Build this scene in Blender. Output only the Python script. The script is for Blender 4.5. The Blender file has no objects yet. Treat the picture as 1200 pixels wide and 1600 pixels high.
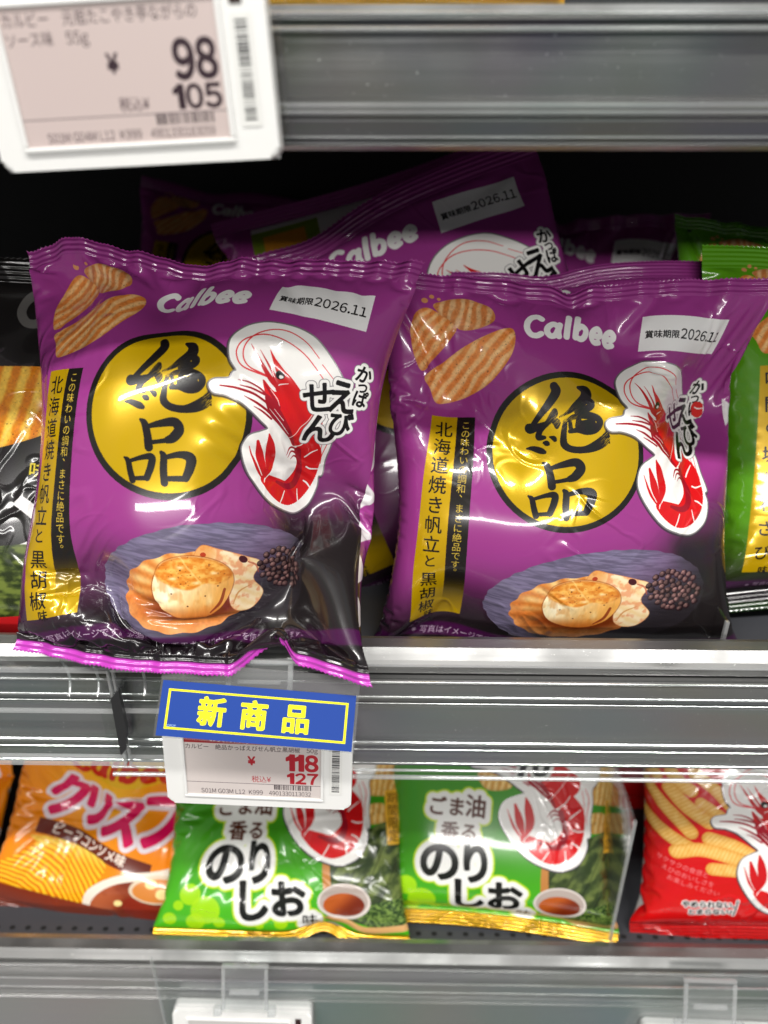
"""Supermarket snack shelf: bags of prawn crackers between two price rails."""
import bpy, bmesh, math, random
import numpy as np
from mathutils import Vector, Matrix, Euler

S = bpy.context.scene
C = S.collection
R = math.radians

# ---------------------------------------------------------------- camera
PITCH, YAW, FPX = 27.0, 0.9, 1180.0            # degrees down, degrees to the left, focal length in pixels of the 1200-wide photograph
CAM = Vector((0.0, -0.2436, 0.1836))           # metres; the lip of the middle shelf is the line y = 0, z = 0
cd = bpy.data.cameras.new('camera'); cam = bpy.data.objects.new('camera', cd); C.objects.link(cam)
cam.location = CAM; cam.rotation_euler = (R(90 - PITCH), 0, R(YAW))
cd.sensor_fit = 'HORIZONTAL'; cd.sensor_width = 36.0; cd.lens = 36.0 * FPX / 1200.0
cd.clip_start = 0.01; cd.clip_end = 50
cd.dof.use_dof = True; cd.dof.focus_distance = 0.288; cd.dof.aperture_fstop = 8.5
S.camera = cam
CAM_M = Euler((R(90 - PITCH), 0, R(YAW))).to_matrix()
def at(px, py, y=0.0):
    """the point of the plane at depth y that the photograph shows at pixel px, py"""
    d = CAM_M @ Vector(((px - 600) / FPX, -(py - 800) / FPX, -1))
    t = (y - CAM.y) / d.y
    return CAM + d * t

# ---------------------------------------------------------------- light: shop ceiling lamps over the aisle
S.view_settings.view_transform = 'Standard'; S.view_settings.look = 'None'
S.view_settings.exposure = 0.0; S.view_settings.gamma = 1.0; S.view_settings.use_curve_mapping = False
W = bpy.data.worlds.new('World'); S.world = W; W.use_nodes = True
wn = W.node_tree; wn.nodes.clear()
wo = wn.nodes.new('ShaderNodeOutputWorld'); wb = wn.nodes.new('ShaderNodeBackground'); wn.links.new(wb.outputs[0], wo.inputs[0])
tc = wn.nodes.new('ShaderNodeTexCoord'); mp = wn.nodes.new('ShaderNodeMapping'); mp.inputs['Scale'].default_value = (5, 5, 9)
vo = wn.nodes.new('ShaderNodeTexNoise'); vo.inputs['Scale'].default_value = 1.0; vo.inputs['Detail'].default_value = 3
hs = wn.nodes.new('ShaderNodeHueSaturation'); hs.inputs['Saturation'].default_value = 2.2; hs.inputs['Value'].default_value = .75
wn.links.new(tc.outputs['Generated'], mp.inputs[0]); wn.links.new(mp.outputs[0], vo.inputs['Vector']); wn.links.new(vo.outputs['Color'], hs.inputs['Color'])
sx = wn.nodes.new('ShaderNodeSeparateXYZ'); wn.links.new(tc.outputs['Generated'], sx.inputs[0])
rp = wn.nodes.new('ShaderNodeValToRGB'); wn.links.new(sx.outputs['Z'], rp.inputs[0])      # floor, opposite shelves, ceiling of the shop
for i, (p, c) in enumerate(((0.0, .35), (.02, .50), (.22, .42), (.5, .55), (1.0, .65))):
    e = rp.color_ramp.elements[i] if i < 2 else rp.color_ramp.elements.new(p)
    e.position = p; e.color = (c, c * .99, c * .97, 1)
mx = wn.nodes.new('ShaderNodeMix'); mx.data_type = 'RGBA'; mx.blend_type = 'MIX'; mx.inputs[0].default_value = .45
wn.links.new(rp.outputs[0], mx.inputs[6]); wn.links.new(hs.outputs[0], mx.inputs[7]); wn.links.new(mx.outputs[2], wb.inputs['Color'])
wb.inputs['Strength'].default_value = 0.62
def lamp(x, y, z, sx_, sy_, power, aim):
    l = bpy.data.lights.new('ceiling_lamp', 'AREA'); l.shape = 'RECTANGLE'; l.size = sx_; l.size_y = sy_; l.energy = power; l.color = (1, .975, .94)
    o = bpy.data.objects.new('ceiling_lamp', l); C.objects.link(o); o.location = (x, y, z)
    o.rotation_euler = (Vector(aim) - Vector((x, y, z))).to_track_quat('-Z', 'Y').to_euler()
lamp(-0.9, -0.9, 1.7, 1.3, .09, 34, (-.9, -.9, 0))
lamp(0.75, -0.9, 1.7, 1.3, .09, 34, (.75, -.9, 0))
lamp(0.1, -5.6, 1.75, 4.2, .30, 165, (.1, 0, .1))
# ---------------------------------------------------------------- printed artwork: a small vector rasteriser (numpy only)
def vnoise(X, Y, seed=0, octaves=3):
    out = np.zeros(np.broadcast(X, Y).shape, np.float32); amp = 1.0; tot = 0
    for o in range(octaves):
        r = np.random.RandomState(seed * 7 + o).rand(64, 64).astype(np.float32)
        x = X * 2 ** o; y = Y * 2 ** o
        xi = np.floor(x).astype(int); yi = np.floor(y).astype(int)
        fx = x - xi; fy = y - yi
        fx = fx * fx * (3 - 2 * fx); fy = fy * fy * (3 - 2 * fy)
        a = r[yi % 64, xi % 64]; b = r[yi % 64, (xi + 1) % 64]
        c = r[(yi + 1) % 64, xi % 64]; d = r[(yi + 1) % 64, (xi + 1) % 64]
        out = out + amp * ((a * (1 - fx) + b * fx) * (1 - fy) + (c * (1 - fx) + d * fx) * fy)
        tot += amp; amp *= .5
    return out / tot

def sstep(a, b, x):
    t = np.clip((x - a) / (b - a), 0, 1); return t * t * (3 - 2 * t)

def mixc(a, b, t):
    a = np.asarray(a, np.float32); b = np.asarray(b, np.float32)
    return a * (1 - t[..., None]) + b * t[..., None]

GLYPHS = {}
def glyph(ch):
    """triangles (n,3,2) of one character of Blender's built-in font, and its advance"""
    if ch not in GLYPHS:
        c = bpy.data.curves.new('type', 'FONT'); c.body = ch; c.size = 1; c.resolution_u = 6
        o = bpy.data.objects.new('type', c); C.objects.link(o)
        bpy.context.view_layer.update()
        ev = o.evaluated_get(bpy.context.evaluated_depsgraph_get()); m = ev.to_mesh()
        m.calc_loop_triangles()
        v = np.array([p.co[:2] for p in m.vertices], np.float32).reshape(-1, 2)
        t = np.array([p.vertices[:] for p in m.loop_triangles], int).reshape(-1, 3)
        tri = v[t] if len(t) else np.zeros((0, 3, 2), np.float32)
        if 0xFF01 <= ord(ch) <= 0xFF5E and len(tri):          # full-width letters, set close together
            tri[..., 0] -= tri[..., 0].min() - .05; adv = tri[..., 0].max() + .05
        elif ord(ch) > 0x2000: adv = 1.0
        else: adv = (tri[..., 0].max() + .07) if len(tri) else .3
        ev.to_mesh_clear()
        bpy.data.objects.remove(o); bpy.data.curves.remove(c)
        GLYPHS[ch] = (tri, adv)
    return GLYPHS[ch]

def text(s, x, y, size, rot=0, shear=0, sx=1, track=0, vertical=False, anchor='l', step=1.0):
    """triangles of a line of writing; x, y is its baseline start in art units, y down; rot in degrees, clockwise"""
    tris = []; pen = 0.0
    for ch in s:
        g, adv = glyph(ch)
        g = g.copy()
        if vertical:
            if len(g): g[..., 1] -= .88 + pen
            tris.append(g); pen += step + track
        else:
            g[..., 0] = g[..., 0] * sx + g[..., 1] * shear + pen
            tris.append(g); pen += adv * sx + track
    t = np.concatenate(tris) if tris else np.zeros((0, 3, 2))
    if anchor == 'c' and not vertical: t[..., 0] -= pen / 2
    if anchor == 'r' and not vertical: t[..., 0] -= pen
    if vertical: t[..., 0] = (t[..., 0] - .5) * sx
    t = t * size; t[..., 1] *= -1
    a = math.radians(rot); ca, sa = math.cos(a), math.sin(a)
    return np.stack([x + t[..., 0] * ca - t[..., 1] * sa, y + t[..., 0] * sa + t[..., 1] * ca], -1)

def wide(s): return ''.join(chr(ord(c) + 0xFEE0) if 33 <= ord(c) <= 126 else c for c in s)

def smooth(pts, n=8, closed=False):
    p = np.asarray(pts, np.float32); m = len(p); out = []
    if closed: q = np.concatenate([p[-1:], p, p[:2]])
    else: q = np.concatenate([2 * p[:1] - p[1:2], p, 2 * p[-1:] - p[-2:-1]])
    for i in range(m if closed else m - 1):
        a, b, c, d = q[i], q[i + 1], q[i + 2], q[i + 3]
        for k in range(n):
            t = k / n
            out.append(.5 * ((2 * b) + (c - a) * t + (2 * a - 5 * b + 4 * c - d) * t * t + (3 * b - a - 3 * c + d) * t ** 3))
    if not closed: out.append(p[-1])
    return np.array(out)

def stroke(pts, w=None, n=8, nib=None):
    """polygons covering a brush stroke; pts rows are x, y[, width]"""
    p = np.asarray(pts, np.float32)
    if p.shape[1] == 2: p = np.concatenate([p, np.full((len(p), 1), w, np.float32)], 1)
    s = smooth(p, n) if len(p) > 2 else np.array([p[0] + (p[-1] - p[0]) * t for t in np.linspace(0, 1, n + 1)])
    s[:, 2] = np.maximum(s[:, 2], .2)
    polys = []; ang = np.linspace(0, 2 * math.pi, 13)[:-1]
    for i in range(len(s)):
        polys.append(s[i, :2] + .5 * s[i, 2] * np.stack([np.cos(ang), np.sin(ang)], -1))
        if i:
            a, b = s[i - 1], s[i]; d = b[:2] - a[:2]; L = np.hypot(*d)
            if L > 1e-6:
                nrm = np.array([-d[1], d[0]]) / L
                polys.append(np.array([a[:2] + nrm * a[2] / 2, b[:2] + nrm * b[2] / 2, b[:2] - nrm * b[2] / 2, a[:2] - nrm * a[2] / 2]))
    return polys

def ellipse(cx, cy, rx, ry, rot=0, n=64):
    a = np.linspace(0, 2 * math.pi, n + 1)[:-1]; r = math.radians(rot)
    x, y = rx * np.cos(a), ry * np.sin(a)
    return np.stack([cx + x * math.cos(r) - y * math.sin(r), cy + x * math.sin(r) + y * math.cos(r)], -1)

def rect(x0, y0, x1, y1): return np.array([(x0, y0), (x1, y0), (x1, y1), (x0, y1)], np.float32)

def moved(polys, f): return [f(np.asarray(p, np.float32)) for p in polys]

class Art:
    SS = 2
    def __init__(self, w, h, px, base):
        self.w, self.h, self.px = w, h, px
        self.W, self.H = int(w * px), int(h * px)
        self.img = np.zeros((self.H, self.W, 3), np.float32); self.img[:] = np.asarray(base, np.float32)
        self.metal = np.zeros((self.H, self.W), np.float32)
        ys, xs = np.mgrid[0:self.H, 0:self.W].astype(np.float32)
        self.X, self.Y = (xs + .5) / px, (ys + .5) / px
    def mask(self, polys):
        """covered sub-pixels (bool) of a union of polygons"""
        k = self.px * self.SS; HH, WW = self.H * self.SS, self.W * self.SS
        A = []; B = []
        if isinstance(polys, np.ndarray) and polys.ndim == 2: polys = [polys]
        for p in polys:
            p = np.asarray(p, np.float32)
            if len(p) < 3: continue
            q = np.roll(p, -1, 0)
            if (p[:, 0] * q[:, 1] - q[:, 0] * p[:, 1]).sum() < 0: p, q = q, p
            A.append(p); B.append(q)
        out = np.zeros((HH, WW), bool)
        if not A: return out
        A = np.concatenate(A) * k; B = np.concatenate(B) * k
        ox, oy = np.floor(np.clip(A.min(0), 0, (WW, HH))).astype(int); ex, ey = np.ceil(np.clip(A.max(0), 0, (WW, HH))).astype(int)
        if ex <= ox or ey <= oy: return out
        A = A - (ox, oy); B = B - (ox, oy); HH, WW = ey - oy, ex - ox
        D = np.zeros((HH, WW + 1), np.int16)
        sg = np.where(B[:, 1] > A[:, 1], 1, -1)
        lo = np.minimum(A[:, 1], B[:, 1]); hi = np.maximum(A[:, 1], B[:, 1])
        r0 = np.clip(np.ceil(lo - .5), 0, HH).astype(int); r1 = np.clip(np.ceil(hi - .5), 0, HH).astype(int)
        n = np.maximum(r1 - r0, 0); idx = np.repeat(np.arange(len(n)), n)
        if len(idx) == 0: return out
        rows = np.arange(len(idx)) - np.repeat(np.cumsum(n) - n, n) + r0[idx]
        t = (rows + .5 - A[idx, 1]) / (B[idx, 1] - A[idx, 1])
        xs = A[idx, 0] + t * (B[idx, 0] - A[idx, 0])
        cols = np.clip(np.ceil(xs - .5), 0, WW).astype(int)
        np.add.at(D, (rows, cols), sg[idx])
        out[oy:ey, ox:ex] = np.cumsum(D, 1)[:, :-1] != 0
        return out
    def grow(self, m, r):
        """mask widened by r art units with round corners"""
        R = int(round(r * self.px * self.SS))
        if R < 1: return m
        HH, WW = m.shape; ys, xs = np.nonzero(m.any(1))[0], np.nonzero(m.any(0))[0]
        if not len(ys): return m
        y0, y1 = max(ys[0] - R, 0), min(ys[-1] + R + 1, HH); x0, x1 = max(xs[0] - R, 0), min(xs[-1] + R + 1, WW)
        s = m[y0:y1, x0:x1]; h, w = s.shape
        out = np.zeros((h, w), bool)
        cs = np.concatenate([np.zeros((h, 1), np.int32), np.cumsum(s, 1, dtype=np.int32)], 1)
        ar = np.arange(w)
        for dy in range(-R, R + 1):
            hw = int(math.sqrt(R * R - dy * dy) + .3)
            hor = (cs[:, np.minimum(ar + hw + 1, w)] - cs[:, np.maximum(ar - hw, 0)]) > 0
            if dy >= 0: out[dy:] |= hor[:h - dy]
            else: out[:h + dy] |= hor[-dy:]
        res = np.zeros_like(m); res[y0:y1, x0:x1] = out
        return res
    def soft(self, m):
        s = self.SS
        return m.reshape(self.H, s, self.W, s).mean((1, 3), dtype=np.float32)
    def blur(self, a, r):
        R = max(1, int(r * self.px))
        for ax in (0, 1):
            for _ in range(2):
                p = np.pad(a, [(R + 1, R) if i == ax else (0, 0) for i in (0, 1)], mode='edge')
                c = np.cumsum(p, ax)
                n = a.shape[ax]
                a = (np.take(c, range(2 * R + 1, 2 * R + 1 + n), ax) - np.take(c, range(0, n), ax)) / (2 * R + 1)
        return a
    def put(self, m, color, alpha=1.0, metal=0.0):
        k = self.SS if m.dtype == bool else 1
        ys, xs = np.nonzero(m.any(1))[0], np.nonzero(m.any(0))[0]
        if not len(ys): return
        sl = (slice(ys[0] // k, ys[-1] // k + 1), slice(xs[0] // k, xs[-1] // k + 1))
        if k > 1:
            s = m[sl[0].start * k:sl[0].stop * k, sl[1].start * k:sl[1].stop * k]
            a = s.reshape(s.shape[0] // k, k, s.shape[1] // k, k).mean((1, 3), dtype=np.float32)
        else: a = m[sl]
        a = a * alpha
        if callable(color): col = color(self.X[sl], self.Y[sl]) if self.sub_ok(color) else color(self.X, self.Y)[sl]
        else: col = np.asarray(color, np.float32)
        self.img[sl] = self.img[sl] * (1 - a[..., None]) + col * a[..., None]
        self.metal[sl] = self.metal[sl] * (1 - a) + metal * a
    @staticmethod
    def sub_ok(color): return not getattr(color, 'whole', False)
    def fill(self, polys, color, alpha=1.0, metal=0.0, grow=0):
        m = self.mask(polys)
        if grow: m = self.grow(m, grow)
        self.put(m, color, alpha, metal)
        return m
    def image(self, name):
        im = bpy.data.images.new(name, self.W, self.H, alpha=True)
        im.alpha_mode = 'CHANNEL_PACKED'
        px = np.ones((self.H, self.W, 4), np.float32)
        px[..., :3] = np.clip(self.img / 255.0, 0, 1)[::-1]; px[..., 3] = np.clip(self.metal, 0, 1)[::-1]
        im.pixels.foreach_set(px.ravel()); im.update(); im.pack()
        return im
# ---------------------------------------------------------------- the printed motifs
RED, DRED, INK, WHITE = (205, 22, 26), (150, 18, 34), (16, 13, 15), (236, 235, 232)

def ridged(a, outline, ang, period, light, dark, seed, edge=.5, n=8):
    """a baked chip with raised ridges"""
    poly = smooth(outline, n, closed=True)
    m = a.mask(poly); c, s = math.cos(math.radians(ang)), math.sin(math.radians(ang))
    soft = a.soft(m); inner = a.blur(soft, 5)
    def col(X, Y):
        w = vnoise(X / 26, Y / 26, seed) * 9
        t = ((X * c + Y * s) + w) / period * 2 * math.pi
        wav = .5 + .5 * np.sin(t)
        k = np.clip(sstep(.1, .95, wav) * .8 + .45 * (vnoise(X / 9, Y / 9, seed + 1) - .4), 0, 1)
        r = mixc(dark, light, k)
        r = mixc(r, np.asarray(dark) * .8, np.clip((1 - inner) * edge * 1.4, 0, .8))
        sp = vnoise(X / 2.2, Y / 2.2, seed + 2, 2)
        r = r * (1 - .4 * sstep(.8, .87, sp))[..., None]
        return r * (.93 + .14 * vnoise(X / 2.6, Y / 2.6, seed + 3, 1))[..., None]
    col.whole = True
    a.put(m, col)

BRUSH = [
 [(541,148,52),(552,190,60),(505,268,52),(448,340,40),(404,398,34)],
 [(404,398,24),(374,408,40),(384,428,56),(446,408,44),(512,384,26)],
 [(545,308,30),(538,335,50),(500,385,36),(452,436,36),(440,478,44),(478,482,26)],
 [(530,368,34),(556,386,50),(558,416,26)],
 [(512,478,10),(538,488,32),(546,500,26)], [(474,516,18),(492,520,36),(505,528,16)],
 [(360,552,12),(400,552,34),(452,568,42),(478,578,26)],
 [(694,160,22),(738,180,60),(738,228,72),(680,280,52),(628,322,26),(575,352,8)],
 [(742,240,30),(770,262,52),(766,290,44),(712,312,52),(676,322,22)],
 [(612,372,14),(608,400,30),(600,470,38),(604,530,46),(650,562,44),(730,566,46),(806,540,66),(858,500,66),(872,446,18)],
 [(606,384,22),(668,352,36),(744,344,50),(812,364,44),(826,398,44),(796,436,50),(744,448,48),(690,440,36),(640,446,28)],
 [(692,362,30),(694,404,44),(688,440,34)], [(640,372,20),(642,410,26),(648,448,24)], [(700,410,60),(770,400,66)],
 [(868,430,6),(880,480,18),(888,526,8)],
 [(468,650,16),(496,672,42),(516,732,48),(528,806,52)],
 [(512,688,24),(590,664,42),(676,648,56),(706,688,60),(672,738,56),(636,756,40)],
 [(534,778,26),(596,766,26),(652,752,34)],
 [(380,875,12),(404,894,34),(418,950,38),(434,1002,40)],
 [(418,892,22),(494,866,30),(546,862,44),(544,912,44),(520,982,40)], [(436,992,24),(514,984,28)],
 [(604,830,24),(618,852,40),(618,930,44),(624,1004,44)],
 [(626,856,26),(714,832,40),(776,846,62),(774,900,56),(748,966,46)], [(636,978,30),(740,970,36)],
]

def seal_mark(a, cx, cy, k=1.0, gold=(196, 160, 6)):
    a.fill(ellipse(cx, cy, 118 * k, 118 * k), (26, 24, 20))
    a.fill(ellipse(cx, cy, 109 * k, 109 * k), gold, metal=.32)
    polys = []
    for s in BRUSH:
        p = np.array(s, np.float32); p[:, 0] = cx + (p[:, 0] - 620) / 4.444 * k; p[:, 1] = cy + (p[:, 1] - 578) / 4.444 * k; p[:, 2] *= k / 4.444
        polys += stroke(p)
    m = a.soft(a.mask(polys))
    dry = vnoise((a.X + a.Y) * .9, (a.X - a.Y) / 9, 5, 2)
    zone = np.exp(-(((a.X - cx + 5 * k) / (18 * k)) ** 2 + ((a.Y - cy + 50 * k) / (14 * k)) ** 2)) * .9 + np.exp(-(((a.X - cx - 57 * k) / (8 * k)) ** 2 + ((a.Y - cy + 22 * k) / (16 * k)) ** 2))
    a.put(m * (1 - np.clip(zone, 0, 1) * sstep(.5, .56, dry)), INK)

SHRIMP_EDGE = [(150,310),(165,230),(235,142),(335,88),(445,74),(560,88),(660,130),(760,225),(850,335),(905,420),(940,560),(930,700),(892,780),(896,900),(884,1050),(888,1190),(864,1215),(866,1300),(826,1420),(760,1485),(680,1512),(580,1482),(480,1420),(390,1312),(312,1180),(280,1080),(290,985),(326,925),(396,882),(442,852),(386,800),(318,742),(250,694),(160,664),(84,660),(56,612),(82,572),(172,548),(192,500),(212,478),(168,410)]
def shrimp(a, f, kw, logo=True, white=(236, 234, 230), seedtext=None):
    """the prawn emblem; f maps tracing coordinates into art units, kw scales stroke widths"""
    def S(pts): 
        p = np.array(pts, np.float32); q = f(p[:, :2])
        return stroke(np.concatenate([q, p[:, 2:3] * kw], 1))
    body = a.mask(f(smooth(SHRIMP_EDGE, 6, closed=True)))
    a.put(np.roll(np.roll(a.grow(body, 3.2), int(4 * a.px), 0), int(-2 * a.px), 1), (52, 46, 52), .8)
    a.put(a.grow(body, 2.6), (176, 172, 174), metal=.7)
    a.put(a.grow(body, .6), white)
    for s in ([(480,492,10),(380,468,9),(285,440,8),(242,375,8),(246,280,8),(300,190,8),(400,128,7),(500,122,7),(610,172,6),(704,262,5)],
              [(420,480,12),(255,452,9),(202,380,8),(204,300,8),(250,232,8),(350,180,8),(470,190,7),(600,252,7),(700,342,6),(800,450,5)],
              [(730,300,5),(820,385,4)], [(845,780,5),(872,880,6),(858,1010,5),(862,1100,3)], [(822,800,4),(840,930,4),(836,1040,3)]):
        a.fill(S(s), (214, 40, 48))
    for s in ([(470,520,44),(420,480,36),(345,375,20),(278,270,2)], [(470,490,22),(400,390,12),(338,300,2)], [(490,540,60),(460,490,30),(424,420,4)]):
        a.fill(S(s), (188, 26, 34))
    head = [(398,286),(440,340),(505,405),(560,448),(650,540),(730,620),(800,690),(800,800),(735,880),(652,976),(600,905),(520,820),(452,740),(420,660),(400,600),(378,505),(440,560),(470,566),(492,545),(488,505),(470,470),(450,420)]
    a.fill(f(smooth(head, 4, closed=True)), RED)
    low = [(400,600),(470,640),(540,730),(612,850),(652,976),(600,905),(520,820),(440,740)]
    a.fill(f(smooth(low, 4, closed=True)), DRED)
    for s in ([(120,608,8),(220,606,15),(330,622,16),(430,668,18),(500,720,20)], [(228,544,4),(300,548,10),(380,580,13),(430,640,14)],
              [(240,580,4),(320,586,13),(400,606,14)], [(272,650,4),(350,680,15),(440,732,20),(520,800,22)], [(338,710,4),(396,736,12),(462,782,14)], [(376,510,3),(430,580,16),(500,670,20)]):
        a.fill(S(s), DRED)
    for s in ([(430,560,4),(480,615,5),(500,660,3)], [(440,700,3),(520,780,6),(590,866,4)], [(470,690,3),(540,760,4)], [(735,640,4),(690,760,5),(600,905,4)], [(480,520,4),(490,510,7),(540,488,4)]):
        a.fill(S(s), white)
    a.fill(S([(715,890,140),(762,1000,190),(772,1120,180),(756,1230,185),(700,1320,190),(622,1362,170),(528,1314,135),(452,1256,76)]), RED)
    a.fill(S([(680,1000,50),(706,1100,40),(716,1190,50),(690,1285,50),(630,1310,40),(545,1275,20)]), DRED)
    for s in ([(648,976,8),(705,925,10),(742,850,7)], [(740,1056,10),(765,1022,12),(818,966,7)], [(768,1144,12),(800,1158,12),(858,1150,8)],
              [(764,1262,10),(796,1284,12),(842,1344,8)], [(720,1330,7),(726,1400,10),(736,1460,8)], [(612,1346,8),(590,1400,10),(566,1446,8)], [(444,1280,6),(452,1250,10),(478,1216,8)]):
        a.fill(S(s), white)
    for s in ([(452,1238,14),(480,1120,70),(466,990,64),(448,898,14)], [(442,1240,14),(412,1110,66),(378,964,22)], [(430,1252,10),(372,1150,20),(326,1008,4)]):
        a.fill(S(s), (196, 20, 26))
    for s in ([(690,1010,18),(632,988,14),(592,1050,3)], [(700,1050,16),(640,1020,12),(606,1068,3)], [(700,1080,16),(660,1056,10),(630,1082,3)]):
        a.fill(S(s), DRED)
    a.fill(S([(478,445,56),(486,446,52)]), INK); a.fill(S([(486,456,24),(496,454,18)]), white); 
    if logo:
        T = []
        def L(s, cx, cy, size, rot=0, sx=1.0):
            q = f(np.array([[cx, cy]], np.float32))[0]
            T.append((text(s, q[0], q[1], size * kw, rot, 0, sx, anchor='c'), size))
        L('か', 1000, 350, 115, 8, 1.1); L('っ', 1010, 425, 100, 5); L('ぱ', 1008, 525, 115, 5)
        L('え', 898, 590, 240, -6, .9); L('せ', 762, 625, 225, -14, 1.0); L('び', 918, 775, 195, 0, .9); L('ん', 800, 872, 240, -8, 1.1)
        ms = [a.grow(a.mask(list(t)), sz * kw * .028) for t, sz in T]
        allm = np.any(ms, 0)
        a.put(a.grow(allm, 5.4 * kw * 4.6), (120, 116, 120)); a.put(a.grow(allm, 4.4 * kw * 4.6), white)
        a.put(allm, INK)

LETTERS = {
 'C': ([[(.62,.80),(.46,.90),(.26,.84),(.13,.62),(.14,.36),(.30,.14),(.50,.10),(.64,.18)]], .70),
 'a': ([[(.50,.50),(.34,.60),(.16,.46),(.14,.26),(.28,.10),(.44,.16),(.53,.40)], [(.56,.58),(.52,.30),(.56,.10)]], .68),
 'l': ([[(.20,.95),(.16,.50),(.15,.10)]], .32),
 'b': ([[(.20,.95),(.16,.50),(.15,.12)], [(.17,.44),(.34,.60),(.52,.46),(.50,.22),(.36,.09),(.18,.14)]], .64),
 'e': ([[(.18,.34),(.48,.36),(.50,.50),(.34,.61),(.17,.48),(.14,.26),(.28,.09),(.50,.14)]], .60),
}
def wordmark(a, x, y, h, rot=0, color=WHITE, bold=.225, grow=0):
    """rounded heavy lettering drawn with a thick pen"""
    pen = 0; polys = []; r = math.radians(rot); ca, sa = math.cos(r), math.sin(r)
    for ch in 'Calbee':
        L, adv = LETTERS[ch]
        for s in L:
            p = np.array(s); u = (p[:, 0] + pen + .14 * p[:, 1]) * h; v = -p[:, 1] * h
            polys += stroke(np.stack([x + u * ca - v * sa, y + u * sa + v * ca, np.full(len(p), bold * h)], -1))
        pen += adv
    m = a.mask(polys)
    if grow: m = a.grow(m, grow)
    a.put(m, color)
    return m

def date_label(a, x0, y0, x1, y1, tilt):
    t = math.tan(math.radians(tilt)); w = x1 - x0
    a.fill(np.array([(x0, y0), (x1, y0 + w * t), (x1 - 4, y1 + w * t), (x0 - 6, y1)]), (232, 231, 230))
    yb = y0 + (y1 - y0) * .62
    a.put(a.grow(a.mask(list(text('賞味期限', x0 + 3, yb + 3 * t, 12.5, tilt))), .3), (22, 20, 22))
    a.put(a.grow(a.mask(list(text(wide('2026.11'), x0 + 54, yb + 54 * t + 1, 20, tilt, 0, .92, .02))), .3), (22, 20, 22))

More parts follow.
